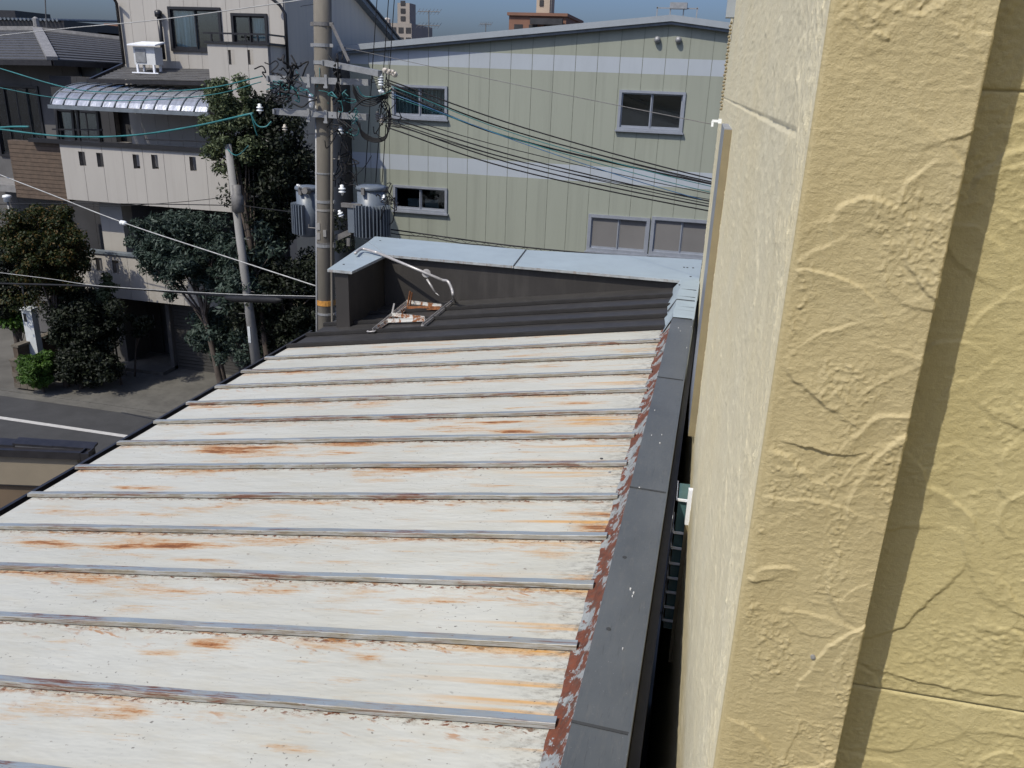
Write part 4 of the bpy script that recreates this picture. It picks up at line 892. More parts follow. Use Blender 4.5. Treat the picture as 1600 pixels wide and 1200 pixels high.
# =============================================================== FAR BUILDINGS
fb = thing('brown_apartment_block', 'distant brown apartment block with a tank tower above the warehouse ridge', 'building', (-8, 110, 0))
YF = 110; r_ = rect(795, 25, 884, 60, YF); mb = MB(); mb.box(r_[0], r_[1], YF, YF+12, 0, r_[3]); mb.build('wall', 'farbrown', fb)
for i in range(4): x = r_[0]+.7+i*1.9; mb = MB(); mb.box(x, x+1.1, YF-.06, YF+.0, r_[3]-2.2, r_[3]-1.0); mb.build('window', 'room', fb)
mb = MB(); mb.box(r_[0]-.2, r_[1]+.2, YF-.3, YF+12, r_[3]-.0, r_[3]+.35); mb.build('parapet', 'farbrown', fb)
mb = MB(); mb.box(r_[0]+2.9, r_[1]-.3, YF-.9, YF-.31, r_[3]-1.0, r_[3]-.3); mb.build('balcony', 'room', fb)
r2 = rect(836, -30, 857, 22, YF); mb = MB(); mb.box(r2[0], r2[1], YF+1, YF+4, r2[2], r2[3]); mb.build('tower', 'farbeige', fb)
mb = MB(); mb.box(r2[0]+.4, r2[0]+.9, YF+.9, YF+1.0, r2[2]+1.0, r2[2]+1.7); mb.build('window', 'room', fb)
mb = MB(); p = oY(861, 20, YF); mb.tube([p, p+[0, 0, 5]], .06, 5); mb.build('aerial', 'galv_dk', fb)
ft = thing('tower_block', 'distant beige stepped tower block between the white house and the warehouse', 'building', (-25, 120, 0))
YT = 120; r_ = rect(595, 36, 643, 60, YT); mb = MB(); mb.box(r_[0], r_[1], YT, YT+9, 0, r_[3]); mb.build('wall', 'fargrey', ft)
for i in range(4):
    for j in range(2): x = r_[0]+.5+i*1.1; mb = MB(); mb.box(x, x+.75, YT-.05, YT, r_[3]-1.3-j*1.3, r_[3]-.55-j*1.3); mb.build('window', 'room', ft)
r2 = rect(619, 4, 638, 37, YT); mb = MB(); mb.box(r2[0], r2[1], YT+.5, YT+3, r2[2], r2[3]); mb.build('tower', 'fargrey', ft)
for j in range(3): mb = MB(); mb.box(r2[0]+.5, r2[0]+1.2, YT+.42, YT+.5, r2[2]+.4+j, r2[2]+1.0+j); mb.build('window', 'room', ft)
mb = MB(); mb.lathe(oY(605, 36, YT), [(.5, 0), (.5, .5), (.2, .7)], 8); mb.build('tank', 'porcelain_br', ft)
fo_ = thing('small_brown_house', 'small sliver of a brown rooftop left of the white house wall', 'building', (-60, 60, 0))
r_ = rect(169, 44, 200, 66, 60); mb = MB(); mb.box(r_[0], r_[1], 60, 64, 0, r_[3]); mb.build('wall', 'farbeige', fo_)
mb = MB(); mb.hexa([(r_[0]-.1, 59.8, r_[3]), (r_[1], 59.8, r_[3]), (r_[1], 64, r_[3]+.1), (r_[0], 64, r_[3]+.1), (r_[0]-.1, 59.8, r_[3]+.3), (r_[1], 59.8, r_[3]+.3), (r_[1], 64, r_[3]+.5), (r_[0], 64, r_[3]+.5)]); mb.build('roof', 'farbrown', fo_)
def antenna(px, py0, py1, Y, label, wd_=1.0, rows=2):
    t = thing('tv_aerial', label, 'aerial', oY(px, py1, Y), 'television aerials above the rooftops')
    a, b = oY(px, py0, Y), oY(px, py1, Y); mb = MB(); mb.tube([b-[0, 0, .6], a], .022, 5); mb.build('mast', 'galv_dk', t)
    for i in range(rows):
        z = a[2]-.05-i*(a[2]-b[2])*.6; mb = MB(); mb.tube([(a[0]-wd_/2, Y, z), (a[0]+wd_/2, Y, z)], .016, 4)
        for q in range(7): x = a[0]-wd_/2+wd_*q/6; mb.tube([(x, Y-.25, z-.12), (x, Y+.25, z+.12)], .010, 4)
        mb.build('boom', 'galv_dk', t)
antenna(670, 16, 52, 34, 'forked television aerial on a tall mast left above the warehouse roof', .9)
antenna(759, 36, 44, 44, 'small television aerial just above the middle of the warehouse roof', .6, 1)
antenna(70, -12, 48, 27, 'thin aerial mast over the hipped tile roof', .1, 1)

# =============================================================== UTILITY POLE
PY = 11.6
def pp(px, py, dy=0.): return oY(px, py, PY+dy)
up_ = thing('utility_pole', 'thick concrete utility pole with steel crossarms behind the wing of the dark roof', 'utility pole', (pp(510, 500)[0], PY, 0))
a = pp(503, -60); b = pp(510, 500); d = (a-b)/(a[2]-b[2]); foot = b-d*b[2]; topp = b+d*(14.5-b[2])
mb = MB(); mb.tube([foot, topp], [.155, .108], 20); shaft = mb.build('shaft', 'concrete', up_, True)
def pc(z): return b+d*(z-b[2])
def prad(z): return .155-(.155-.108)*z/14.5
def zpx(py): return pp(506, py)[2]
for py, hgt, mt in ((38, .05, 'galv_dk'), (71, .045, 'galv'), (98, .05, 'galv'), (270, .02, 'galv'), (314, .04, 'galv'), (327, .03, 'concrete_lt'), (382, .05, 'galv'), (378, .02, 'galv_dk'), (488, .035, 'galv')):
    z = zpx(py); q = pc(z); r_ = prad(z); mb = MB(); mb.tube([q-[0, 0, hgt/2], q+[0, 0, hgt/2]], r_+.008, 20); mb.box(q[0]+r_-.005, q[0]+r_+.05, q[1]-.05, q[1]-.02, z-hgt/2, z+hgt/2)
    if py in (38, 71): mb.box(q[0]-r_-.04, q[0]-r_+.005, q[1]-.05, q[1]-.02, z-hgt/2, z+hgt/2)
    mb.build('band', mt, up_)
z = zpx(471); q = pc(z); mb = MB(); mb.tube([q-[0, 0, .04], q+[0, 0, .04]], prad(z)+.01, 20); mb.build('warning_band', 'orange', up_)
mb = MB()
for py, w_ in ((362, 1), (367, -1), (352, -1)): z = zpx(py); q = pc(z); mb.box(q[0]+w_*.05-.02, q[0]+w_*.05+.03, q[1]-prad(z)-.006, q[1]-prad(z)+.03, z-.05, z+.05)
mb.build('number_plates', 'concrete_lt', up_)
mb = MB(); mb.tube([pp(494, 165, -.1), pp(495, 517, -.1), foot+[-.2, -.1, 0]], .016, 8); mb.build('conduit', 'galv', up_, True)
mb = MB(); mb.tube([pp(519, 150, -.1), pp(518, 380, -.1), pp(519, 500, -.1), foot+[.17, -.1, 0]], .020, 8); mb.build('conduit', 'concrete', up_, True)
for py, s_ in ((210, -1), (357, -1), (247, 1), (150, -1)):
    z = zpx(py); q = pc(z); mb = MB(); mb.tube([q+[s_*prad(z), -.03, 0], q+[s_*(prad(z)+.13), -.03, 0]], .009, 6); mb.tube([q+[s_*(prad(z)+.12), -.03, 0], q+[s_*(prad(z)+.12), -.03, .05]], .009, 6); mb.build('step_bolt', 'galv_dk', up_)
def arm(a, b, t=.085, mat='galv'):
    mb = MB(); mb.bar(a, b, t, t); mb.bar(a+[0, -t/2-.002, 0], a+(b-a)*.02+[0, -t/2-.002, 0], t*.8, t*.8); o = mb.build('crossarm', mat, up_); return o
a1a, a1b = pp(507, 98, -.17), pp(594, 115, -.75); arm(a1a, a1b, .075)
a2a, a2b = pp(420, 122.5, -.19), pp(577, 129, -.19); arm(a2a, a2b, .085)
a3a, a3b = pp(430, 174, -.19), pp(574, 183, -.19); arm(a3a, a3b, .085)
for (px, py) in ((482, 125), (509, 126), (482, 179), (509, 181)):
    q = pp(px, py, -.245); mb = MB(); mb.box(q[0]-.02, q[0]+.02, q[1]-.008, q[1]+.0, q[2]-.08, q[2]+.08); mb.box(q[0]-.03, q[0]+.03, q[1]-.02, q[1]+.008, q[2]-.10, q[2]-.07); mb.build('u_bolt', 'galv', up_)
mb = MB(); mb.bar(pp(519, 40, -.05), pp(545, 96, -.4), .03, .03); mb.build('arm_brace', 'galv_dk', up_)
def insul(px, py, s_=1, mat='porcelain', ax=(0, 0, 1), dy=-.2, sheds=2, parent=None):
    q = pp(px, py, dy); mb = MB(); pr = [(.012, -.06*s_)]
    for i in range(sheds): z = i*.045*s_; pr += [(.025*s_, z-.02*s_), (.055*s_, z-.012*s_), (.05*s_, z), (.025*s_, z+.012*s_)]
    pr += [(.03*s_, sheds*.045*s_), (.001, sheds*.045*s_+.01)]; mb.lathe(q, pr, 12, axis=ax); return mb.build('insulator', mat, parent or up_, True)
insul(534.5, 299, 1.0, sheds=2, dy=-.1); insul(533, 336, .8, sheds=2, dy=-.1, ax=(-.3, -.3, 1))
insul(532, 207, .9, 'porcelain', dy=-.1); insul(406, 172, .9, dy=-.2); insul(445, 202, .7, 'porcelain_br')
for px, py in ((602, 110), (608, 112), (613, 113), (617, 116)): insul(px, py, .75, 'porcelain_br', dy=-.75, sheds=1, ax=(.5, -.6, .3))
insul(595, 132, .75, 'porcelain', dy=-.72, sheds=4); insul(596, 143, .7, 'porcelain', dy=-.7, sheds=1, ax=(1, 0, -.2))
insul(597, 191, .7, 'porcelain_br', dy=-.2, sheds=3); insul(590, 186, .7, 'galv_dk', dy=-.2, sheds=3)
mb = MB(); q = pp(536, 320, -.1); mb.box(q[0]-.02, q[0]+.3, q[1]-.03, q[1]+.03, q[2]-.03, q[2]+.03); mb.build('transformer_hanger', 'galv_dk', up_); mb = MB(); mb.bar(pp(526, 372), pp(548, 362, .0), .06, .08); mb.bar(pp(545, 372), pp(545, 384), .05, .05, (0, 1, 0)); mb.build('transformer_hanger', 'galv_dk', up_)
mb = MB(); q = pp(486, 156, -.25); mb.lathe(q-[0, 0, .09], [(.02, -.02), (.035, 0), (.035, .14), (.02, .17)], 10); mb.build('arrester', 'alu_white', up_, True)
# transformers
def transformer(px, pyt, pyb, w_, lab, finside, dy, yaw):
    c_ = pp(px, pyb, dy); top_ = pp(px, pyt, dy); h_ = top_[2]-c_[2]
    t = thing('transformer', lab, 'transformer', c_, 'pole transformers'); ca, sa = math.cos(yaw), math.sin(yaw)
    def L(x, y, z): return np.array([c_[0]+x*ca-y*sa, c_[1]+x*sa+y*ca, c_[2]+z])
    r_ = w_/2
    mb = MB(); mb.lathe(L(0, 0, 0), [(r_*.85, 0), (r_*.97, .02), (r_*.97, h_*.9)], 24); mb.build('tank', 'transf', t, True)
    mb = MB(); mb.lathe(L(0, 0, h_*.9), [(r_*1.04, 0), (r_*1.08, .015), (r_*1.08, h_*.055), (r_*1.0, h_*.075), (r_*.2, h_*.10)], 24); mb.build('lid', 'transf', t, True)
    for i in range(3):
        an = i*2.1+.4; mb = MB(); q = L(math.cos(an)*r_*1.08, math.sin(an)*r_*1.08, h_*.9); mb.box(q[0]-.025, q[0]+.025, q[1]-.025, q[1]+.025, q[2]-.05, q[2]+.05); mb.build('lid_clamp', 'galv_dk', t)
    for i in range(13):
        an = finside+(-1.15+2.3*i/12); d_ = np.array([math.cos(an), math.sin(an)])
        mb = MB(); a_ = L(d_[0]*r_*.9, d_[1]*r_*.9, h_*.06); b_ = L(d_[0]*(r_+.085), d_[1]*(r_+.085), h_*.06); mb.obox(a_, b_-a_, np.array([-(b_-a_)[1], (b_-a_)[0], 0])*.13, (0, 0, h_*.58)); mb.build('cooling_fin', 'transf', t)
    return t, L, r_, h_
t1, L1, r1_, h1_ = transformer(581, 288, 372, .42, 'blue-grey finned pole transformer right of the utility pole', -1.1, .1, 0)
t2, L2, r2_, h2_ = transformer(484, 289, 368, .36, 'pale blue-grey pole transformer half hidden left of the utility pole', 3.6, .25, 0)
mb = MB(); q = pp(556, 322, -.05); mb.box(q[0]-.11, q[0]+.03, q[1]-.06, q[1]+.14, pp(556, 362)[2], pp(556, 318)[2]); mb.build('terminal_box', 'transf', t1)
insul(600, 311, .6, 'porcelain', dy=-.1, parent=t1); insul(468, 291, .5, 'porcelain', dy=.0, parent=t2, ax=(-1, 0, .4))
mb = MB(); q = pp(479, 298, -.0); mb.lathe(q, [(.05, -.06), (.055, 0), (.05, .07)], 10, axis=(0, -1, .1)); mb.build('bushing_cover', 'galv_dk', t2)
# tangle of jumpers on the pole
jm = MB(); jt = MB(); rj = random.Random(4)
def loops(mb, cx, cy, sx, sy_, n2, r0=.007, dy=-.25):
    for _ in range(n2):
        pts = []; x, y = rj.gauss(cx, sx), rj.gauss(cy, sy_); k_ = rj.randint(4, 6); yy = dy+rj.uniform(-.12, .1)
        for q in range(k_):
            pts.append(pp(x, y, yy)); x += rj.gauss(0, sx*.9); y += rj.gauss(0, sy_*.9); yy += rj.uniform(-.06, .06)
        ce = sum(pts)/len(pts); pts = sorted(pts, key=lambda p: math.atan2(p[2]-ce[2], p[0]-ce[0])); mb.tube(curve_pts(pts, 8), r0*rj.uniform(.7, 1.2), 5)
loops(jm, 448, 125, 9, 10, 16, .011); loops(jm, 432, 140, 8, 9, 9, .010); loops(jm, 458, 112, 6, 7, 7, .014); loops(jt, 440, 138, 12, 8, 7); loops(jt, 478, 140, 8, 5, 6)
loops(jm, 530, 122, 3.5, 13, 16, .011); loops(jt, 528, 150, 6, 6, 8); loops(jm, 532, 200, 7, 9, 12); loops(jt, 553, 192, 5, 7, 6); loops(jm, 601, 140, 6, 9, 14); loops(jm, 601, 190, 5, 10, 10)
loops(jm, 534, 275, 8, 12, 12, .008, .1); loops(jm, 604, 312, 5, 7, 10)
def swag(mb, P, r, dy=-.25): mb.tube(curve_pts([pp(x, y, dy+.03*i) for i, (x, y) in enumerate(P)], 8), r, 5)
for o_ in range(5): swag(jm, [(556+o_*1.5, 188+o_), (566, 205+o_*2), (585, 216+o_*1.5), (603, 212+o_), (611-o_, 190), (608, 165)], .009, -.3)
for o_ in range(4): swag(jm, [(551, 132+o_*3), (562, 150+o_*4), (582, 156+o_*3), (600, 148+o_*2), (613, 138)], .009, -.4)
swag(jm, [(545, 178), (565, 158), (585, 152), (612, 145)], .012, -.4); swag(jt, [(558, 135), (568, 150), (590, 150), (611, 142)], .008, -.4); swag(jt, [(555, 185), (561, 200), (556, 212), (540, 206)], .008)
swag(jm, [(607, 305), (616, 318), (614, 345), (605, 352)], .008, 0); swag(jm, [(552, 250), (556, 262), (557, 285)], .010, .1)
swag(jt, [(392, 178), (402, 196), (415, 198), (424, 190)], .011); swag(jt, [(392, 178), (398, 200), (402, 212)], .008)
jm.build('jumper_cables', 'black', up_, True)['kind'] = 'stuff'; jt.build('teal_jumper_cables', 'teal', up_, True)['kind'] = 'stuff'

# second, slimmer pole
SY = 17.4; sp2 = thing('slim_pole', 'slim grey concrete pole standing among the trees before the white house', 'utility pole', (oY(404, 590, SY)[0], SY, 0))
a = oY(356, 225, SY); b = oY(402, 580, SY); d2 = (a-b)/(a[2]-b[2]); mb = MB(); mb.tube([b-d2*b[2], a], [.135, .075], 16); mb.build('shaft', 'concrete_lt', sp2, True)
q = oY(371, 312, SY-.1); mb = MB(); mb.lathe(q-[0, 0, .3], [(.06, 0), (.14, .03), (.14, .38), (.10, .42), (.10, .62), (.02, .64)], 12); mb.build('cable_box', 'galv_dk', sp2, True)
mb = MB()
for (px, py) in ((374, 372), (381, 373), (378, 413), (386, 413), (390, 455), (384, 490)): q = oY(px, py, SY); mb.tube([q, q+[.16*(1 if py % 2 else -1), -.05, 0]], .008, 5)
mb.build('step_bolts', 'galv_dk', sp2)['kind'] = 'stuff'
q = oY(389.5, 523, SY-.12); mb = MB(); mb.box(q[0]-.035, q[0]+.035, q[1]-.01, q[1]+.01, q[2]-.2, q[2]+.2); mb.build('number_plate', 'post', sp2)

# =============================================================== CABLES
def cable(P, r, mat, label, group='overhead cables', name='cable', n_=8):
    mb = MB(); mb.tube(curve_pts([oY(*q) if isinstance(q, tuple) else q for q in P], n_), r, 6); return tag(mb.build(name, mat, None, True), label, 'cable', group)
R_ = [((603, 124), (820, 200), (1110, 279), .010, 'black', 'uppermost of the black cables descending across the green warehouse to the right'),
      ((604, 128), (800, 204), (1110, 284), .010, 'black', 'second black cable from the top crossing the warehouse between its two bands'),
      ((612, 135), (820, 214), (1110, 291), .006, 'teal', 'thin teal cable just below the two top black cables on the warehouse'),
      ((612, 140), (790, 213), (1110, 287), .014, 'black', 'thickest dark cable crossing the warehouse toward the lower white band'),
      ((612, 146), (840, 232), (1106, 314), .006, 'blue', 'thin blue cable crossing below the thick dark cable on the warehouse'),
      ((609, 178), (800, 233), (1106, 302), .006, 'black', 'highest thin cable from the lower crossarm across the warehouse'),
      ((609, 184), (820, 248), (1106, 314), .010, 'black', 'second cable from the lower crossarm across the lower white band'),
      ((609, 189), (800, 249), (1105, 318), .007, 'black', 'third cable from the lower crossarm across the lower white band'),
      ((607, 191), (820, 261), (1105, 322), .010, 'black', 'fourth cable from the lower crossarm, just above the lowest one'),
      ((605, 199), (800, 264), (1105, 329), .010, 'black', 'lowest black cable running right from the lower crossarm over the warehouse')]
R_ += [((606, 131), (815, 208), (1110, 286), .005, 'black', 'hair thin cable between the two upper black cables on the warehouse'),
       ((612, 150), (820, 222), (1108, 300), .006, 'teal', 'lower thin teal cable reaching the second white band of the warehouse'),
       ((608, 194), (830, 257), (1105, 311), .005, 'black', 'hair thin cable crossing the lower bundle on the warehouse')]
for a, b, c, r_, mt, lab in R_: 
    e = (c[0]+260, c[1]+(c[1]-b[1])*.62)
    cable([(*a, PY-.5), (*b, PY-.1), (*c, PY+.4), (*e, PY+.8)], r_, mt, lab)
cable([(541, 75, PY-.3), (800, 131, 10), CB_END], .004, 'galv_dk', 'thin lone cable from the pole to the white bracket on the cream wall')
mb = MB(); P_ = [oY(600, 357, 12.2), oY(800, 384, 12.2), oY(1000, 403, 12.2), oY(1100, 413, 12.4), oY(1300, 430, 12.6)]; cp = curve_pts(P_, 10); mb.tube(cp, .011, 6)
mb.tube([p-[0, 0, .05+.012*math.sin(i*1.3)] for i, p in enumerate(cp)], .008, 6)
for i in range(2, len(cp)-2, 1): mb.tube([cp[i], (cp[i]+cp[i+1])/2-[0, 0, .055], cp[i+1]], .003, 4)
one('cable', mb, 'black', 'double black cable tied together just above the pale blue parapet cap', 'cable', 'overhead cables', True)
LFT = [([(395, 177), (300, 198), (200, 212), (100, 213), (0, 202), (-80, 190)], .016, 'teal', 'thick teal cable sagging across the dark terrace of the white house'),
       ([(410, 119), (330, 137), (240, 143), (120, 140), (0, 107), (-60, 90)], .010, 'teal', 'upper teal cable passing over the curved silver canopy'),
       ([(408, 128), (330, 148), (210, 157), (90, 153), (0, 137), (-60, 125)], .007, 'teal', 'lower thin teal cable passing over the curved silver canopy'),
       ([(45, 198), (20, 198), (0, 199), (-50, 200)], .018, 'teal', 'short pale teal sleeve at the left edge beside the dark windows')]
for P_, r_, mt, lab in LFT: cable([(x, y, PY-.2+(400-x)*.004) for x, y in P_], r_, mt, lab)
cable([(490, -4, PY), (450, 3, PY), (246, 31, PY+.5), (96, 45, PY+1), (-60, 62, PY+1.4)], .007, 'greycable', 'white cable rising over the upper windows of the white house')
cable([(494, 447, PY), (350, 400, PY+.6), (193, 348, PY+1.4), (80, 304, PY+2), (0, 273, PY+2.5), (-60, 248, PY+3)], .010, 'greycable', 'white cable with a white ball crossing in front of the trees')
q = oY(192, 348, PY+1.4); mb = MB(); mb.lathe(q-[.035, 0, 0], [(.02, -.03), (.045, 0), (.045, .03), (.03, .04), (.045, .05), (.04, .09), (.01, .11)], 12, axis=(1, 0, -.1)); one('cable_marker', mb, 'porcelain', 'white ball clamped on the white cable before the blue-green tree', 'marker', None, True)
cable([(494, 466, PY), (350, 462, PY+.6), (160, 448, PY+1.4), (0, 443, PY+2.2), (-60, 442, PY+2.5)], .019, 'black', 'thick black cable bundle crossing low in front of the white house')
cable([(494, 463, PY-.04), (350, 459, PY+.55), (160, 447, PY+1.35), (80, 436, PY+1.8), (0, 426, PY+2.2), (-60, 418, PY+2.5)], .006, 'greycable', 'pale messenger wire lying over the thick black cable bundle')
mb = MB(); mb.tube([oY(440, 469, PY-.0), oY(432, 469, PY+.05), oY(362, 467, PY+.4), oY(352, 465, PY+.45)], [.02, .052, .052, .02], 10); one('cable_closure', mb, 'black', 'long black splice sleeve hung on the thick black cable bundle', 'cable joint', None, True)
cable([(365, 321, SY-.1), (250, 319, SY), (100, 318, SY+.4), (0, 319, SY+.8), (-60, 320, SY+1)], .012, 'black', 'dark cable from the slim pole along the underside of the big balcony')
cable([(366, 306, SY-.1), (300, 314, SY), (200, 321, SY+.1), (110, 322, SY+.3)], .008, 'black', 'thin cable sloping up to the box on the slim pole')
cable([(378, 321, SY-.1), (430, 328, SY-1), (490, 335, PY+1)], .012, 'black', 'dark cable joining the slim pole box to the thick utility pole')
cable([(354, 232, SY), (366, 242, SY-.5), (376, 240, SY-1), (388, 228, SY-2)], .012, 'teal', 'teal cable loop hooked on top of the slim pole')
V_ = [((589, 0), (570, 285), 'leftmost'), ((607, 0), (587, 285), 'middle'), ((616, 0), (597, 285), 'rightmost')]
for (a, b, w_) in V_:
    t_ = (a[0]+(a[0]-b[0])*.2, a[1]-60); cable([(*t_, PY-.3), (*a, PY-.3), (*b, PY+.05)], .0065, 'black', w_+' of three thin wires dropping to the right-hand transformer', n_=2)
cable([(520, -50, PY), (500, 0, PY), (470, 10, PY+.2)], .004, 'black', 'short thin tie wire near the top of the utility pole')

# =============================================================== VEGETATION
def leaves(mb_out, clumps, n2, size, jit, up=.35, asp=2.0):
    cl = np.array([c[:3] for c in clumps]); rr = np.array([c[3] for c in clumps]); k_ = rng.integers(0, len(cl), n2)
    dirs = rng.normal(size=(n2, 3)); dirs /= np.linalg.norm(dirs, axis=1)[:, None]
    rad = rr[k_]*(rng.random(n2)**.45); p = cl[k_]+dirs*rad[:, None]*[1, 1, .8]
    nrm_ = dirs*.6+rng.normal(size=(n2, 3))*jit+[0, 0, up]; nrm_ /= np.linalg.norm(nrm_, axis=1)[:, None]
    t = np.cross(nrm_, rng.normal(size=(n2, 3))); t /= np.linalg.norm(t, axis=1)[:, None]; b_ = np.cross(nrm_, t)
    s_ = (size*(.6+.8*rng.random(n2)))[:, None]
    V = np.stack([p-t*s_*asp/2, p+b_*s_*.5, p+t*s_*asp/2+nrm_*s_*-.2, p-b_*s_*.5], 1).reshape(-1, 3); return V
def foliage(name, clumps, n2, size, mat, parent, jit=.55, asp=2.0, up=.35):
    V = leaves(None, clumps, n2, size, jit, up, asp); me = bpy.data.meshes.new(name); n4 = len(V)
    me.vertices.add(n4); me.vertices.foreach_set('co', V.reshape(-1)); me.loops.add(n4); me.loops.foreach_set('vertex_index', np.arange(n4, dtype=np.int32))
    me.polygons.add(n4//4); me.polygons.foreach_set('loop_start', np.arange(0, n4, 4, dtype=np.int32)); me.materials.append(M[mat]); me.update(calc_edges=True)
    o = bpy.data.objects.new(name, me); C.objects.link(o); return par(o, parent)
def crown_clumps(c, rad, n2, cr, seed):
    r_ = random.Random(seed); out = []
    while len(out) < n2:
        x, y, z = (r_.uniform(-1, 1) for _ in range(3)); d = math.sqrt(x*x+y*y+z*z)
        if d > 1 or d < .35: continue
        out.append((c[0]+x*rad[0], c[1]+y*rad[1], c[2]+z*rad[2], cr*r_.uniform(.5, 1.25)))
    return out
def tree(px, py, Y, rx, rz, ry, n_cl, cr, n_leaf, size, mat, label, name='broadleaf_tree', foot=None, asp=2.0, extra=(), seed=0, trunk=.09, fname='crown', group='trees and shrubs before the white house'):
    c = oY(px, py, Y); fx = c[0] if foot is None else oY(foot, py, Y)[0]
    t = thing(name, label, 'shrub' if 'shrub' in name else 'tree', (fx, Y, 0), group); cl = crown_clumps(c, (rx, ry, rz), n_cl, cr, seed)
    for (ex, ey, ew) in extra: q = oY(ex, ey, Y-.2); cl.append((q[0], q[1], q[2], ew))
    foliage(fname, cl, n_leaf, size, mat, t, asp=asp)
    mb = MB(); base_ = np.array([fx, Y, 0]); mid = np.array([fx*.5+c[0]*.5, Y, c[2]*.55]); mb.tube(curve_pts([base_, mid, c], 4), list(np.linspace(trunk, trunk*.35, 9)), 8)
    mb.build('trunk', 'bark', t, True); mb = MB(); r_ = random.Random(seed+9)
    for q in cl[::max(1, len(cl)//14)]: s_ = base_+(c-base_)*r_.uniform(.45, .9); mb.tube(curve_pts([s_, (s_+np.array(q[:3]))/2+[0, 0, .12], q[:3]], 4), list(np.linspace(trunk*.35, .006, 9)), 5)
    mb.build('limbs', 'bark', t, True); return t
tree(362, 195, 17.9, .66, 1.1, .6, 66, .27, 15000, .036, 'leaf_olive', 'olive green tree with sunlit airy top against the big balcony', foot=400, extra=((330, 150, .25), (322, 190, .22), (345, 130, .2), (335, 235, .25), (342, 262, .2), (395, 230, .4)), seed=1, asp=2.6)
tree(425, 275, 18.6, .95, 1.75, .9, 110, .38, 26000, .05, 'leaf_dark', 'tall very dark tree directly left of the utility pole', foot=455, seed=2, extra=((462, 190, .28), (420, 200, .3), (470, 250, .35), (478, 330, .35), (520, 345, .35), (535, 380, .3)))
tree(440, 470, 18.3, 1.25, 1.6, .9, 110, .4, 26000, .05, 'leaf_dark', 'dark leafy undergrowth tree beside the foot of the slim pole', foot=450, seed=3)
tree(292, 392, 18.2, 1.45, .95, .8, 130, .26, 30000, .036, 'leaf_blue', 'spreading blue-green tree in front of the slotted lower balcony', foot=330, asp=3.2, seed=4, extra=((215, 352, .25), (205, 378, .2), (240, 345, .25), (250, 430, .25), (265, 462, .2), (330, 460, .3), (350, 430, .3), (345, 345, .3)))
tree(378, 430, 17.9, .62, 1.0, .6, 50, .28, 8000, .05, 'leaf_blue', 'grey-green feathery tree behind the slim pole', foot=390, asp=3, seed=5, extra=((410, 360, .3), (430, 390, .3), (330, 520, .25), (345, 560, .2)))
tree(70, 385, 17.6, 1.1, 1.15, .9, 130, .26, 34000, .042, 'leaf_photinia', 'rounded dark hedge tree with reddish new leaves on top at the left', foot=70, asp=1.9, seed=6, extra=((20, 470, .4), (60, 470, .4), (115, 440, .3)))
tree(130, 500, 17.9, .85, .95, .7, 90, .3, 24000, .045, 'leaf_dark', 'dense dark shrub beside the entrance with a few pale leaves', 'garden_shrub', foot=130, seed=7, extra=((100, 560, .35), (150, 570, .3), (180, 480, .3), (60, 450, .3)))
tree(135, 568, 17.6, .95, .5, .5, 60, .28, 16000, .045, 'leaf_dark', 'low black-green shrub filling the corner between bush and driveway', 'garden_shrub', foot=120, seed=8, trunk=.05)
tree(168, 455, 18.2, .22, .5, .22, 14, .18, 1600, .05, 'leaf_olive', 'sparse yellow-green sprig climbing beside the lower balcony', 'garden_shrub', seed=12, foot=170, trunk=.03)
tree(60, 577, 17.05, .50, .42, .42, 46, .19, 15000, .03, 'leaf_bright', 'small bright green clipped bush on the corner by the road', 'garden_shrub', foot=62, asp=3.5, seed=9, trunk=.04)
tree(28, 500, 18.6, .5, .3, .3, 20, .2, 2500, .06, 'leaf_bright', 'leafy green plant behind the low block wall', 'garden_shrub', seed=10, trunk=.03)
tree(385, 545, 18.0, .4, .45, .3, 24, .2, 2600, .045, 'leaf_blue', 'small pale-leaved shrub before the dark garage shutter', 'garden_shrub', seed=11, trunk=.03)

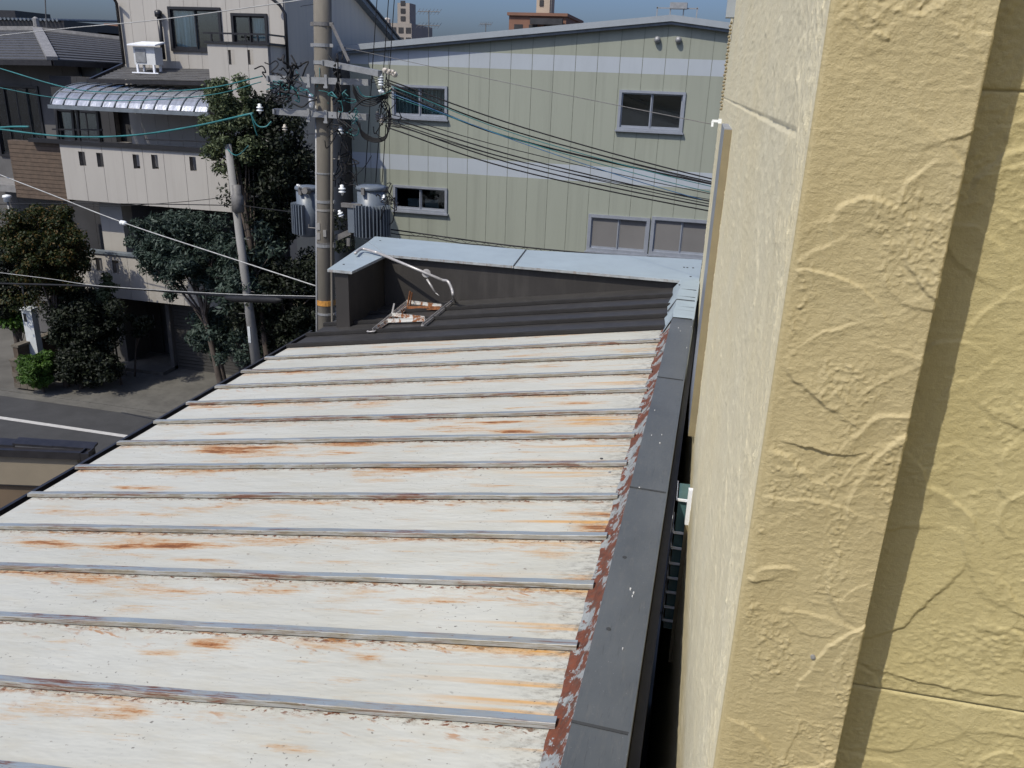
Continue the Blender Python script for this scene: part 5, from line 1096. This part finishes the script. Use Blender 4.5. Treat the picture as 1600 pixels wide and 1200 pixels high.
# =============================================================== SMALL STREET THINGS
tree(215, 505, 18.9, .35, .35, .3, 18, .18, 2600, .045, 'leaf_dark', 'thin dark twigs hanging over the entrance opening', 'garden_shrub', foot=200, seed=21, trunk=.03)
tree(10, 440, 18.6, .7, 1.1, .6, 60, .3, 12000, .05, 'leaf_dark', 'dark hedge mass behind the round photinia tree at the left edge', 'garden_shrub', foot=10, seed=22)
tree(335, 520, 18.7, .5, .7, .4, 40, .28, 8000, .045, 'leaf_blue', 'hanging blue-green foliage over the garage shutter', 'garden_shrub', foot=345, seed=23, asp=3)
bw = thing('block_wall', 'low brown block wall at the corner under the bright bush', 'wall', (-18, 17.2, 0)); YW = 17.15
wx0, wx1 = oY(20, 590, YW)[0], oY(66, 620, YW)[0]; zt_ = .75
nr_, nc_ = 5, 4
for i in range(nr_):
    for j in range(nc_):
        L_ = (wx1-wx0)/nc_; o_ = (L_/2 if i % 2 else 0); x0 = wx0+j*L_+o_; x1 = min(x0+L_-.012, wx1)
        if x1-x0 < .05: continue
        mb = MB(); mb.box(x0, x1, YW, YW+.15, i*zt_/nr_+.006, (i+1)*zt_/nr_-.006); mb.build('block', 'brick', bw)
mb = MB(); mb.box(wx0+.01, wx1-.01, YW+.012, YW+.14, 0, zt_-.004); mb.box(wx0+.005, wx0+.15, YW+.16, YW+2.2, 0, zt_+.35); mb.build('wall_core', 'grout', bw)
mb = MB(); mb.box(wx0-.02, wx0+.2, YW+.14, YW+2.2, zt_+.35, zt_+.41); mb.box(wx0-.02, wx1, YW-.01, YW+.155, zt_, zt_+.05); mb.build('coping', 'brick', bw)
gp = thing('gate_post', 'white gate post with a dark letter slot left of the entrance shrubs', 'gate post', oY(42, 530, 17.7)); a = oY(33, 484, 17.7); b_ = oY(48, 484, 17.7); 
mb = MB(); mb.box(a[0], b_[0], 17.7, 17.9, 0, a[2]); mb.build('post', 'post', gp)
mb = MB(); mb.box(a[0]-.03, b_[0]+.03, 17.67, 17.93, a[2], a[2]+.05); mb.build('cap', 'post', gp)
mb = MB(); mb.box(a[0]+.04, a[0]+.13, 17.692, 17.7, a[2]-.32, a[2]-.1); mb.build('letter_slot', 'blackframe', gp)
for px, lab in ((174, 'left pale flowerpot standing in the shade at the driveway edge'), (193, 'right pale flowerpot standing in the shade at the driveway edge')):
    p = oY(px, 600, 18.9); mb = MB(); mb.lathe((p[0], 18.9, .02), [(.09, 0), (.12, .22), (.135, .22), (.135, .26), (.11, .262), (.10, .22)], 14); one('flowerpot', mb, 'terracotta', lab, 'flowerpot', 'flowerpots by the driveway', True)
sg = oY(11, 308, 18.6); lm = thing('garden_lamp', 'white domed lamp peeking over the hedge at the left edge', 'lamp', (sg[0], 18.6, 0))
mb = MB(); mb.lathe(sg, [(.10, -.12), (.09, -.02), (.12, 0), (.10, .05), (.01, .07)], 14); mb.build('dome', 'porcelain', lm, True)
mb = MB(); mb.tube([(sg[0], 18.6, 0), sg-[0, 0, .12]], .03, 8); mb.build('lamp_post', 'galv', lm, True)
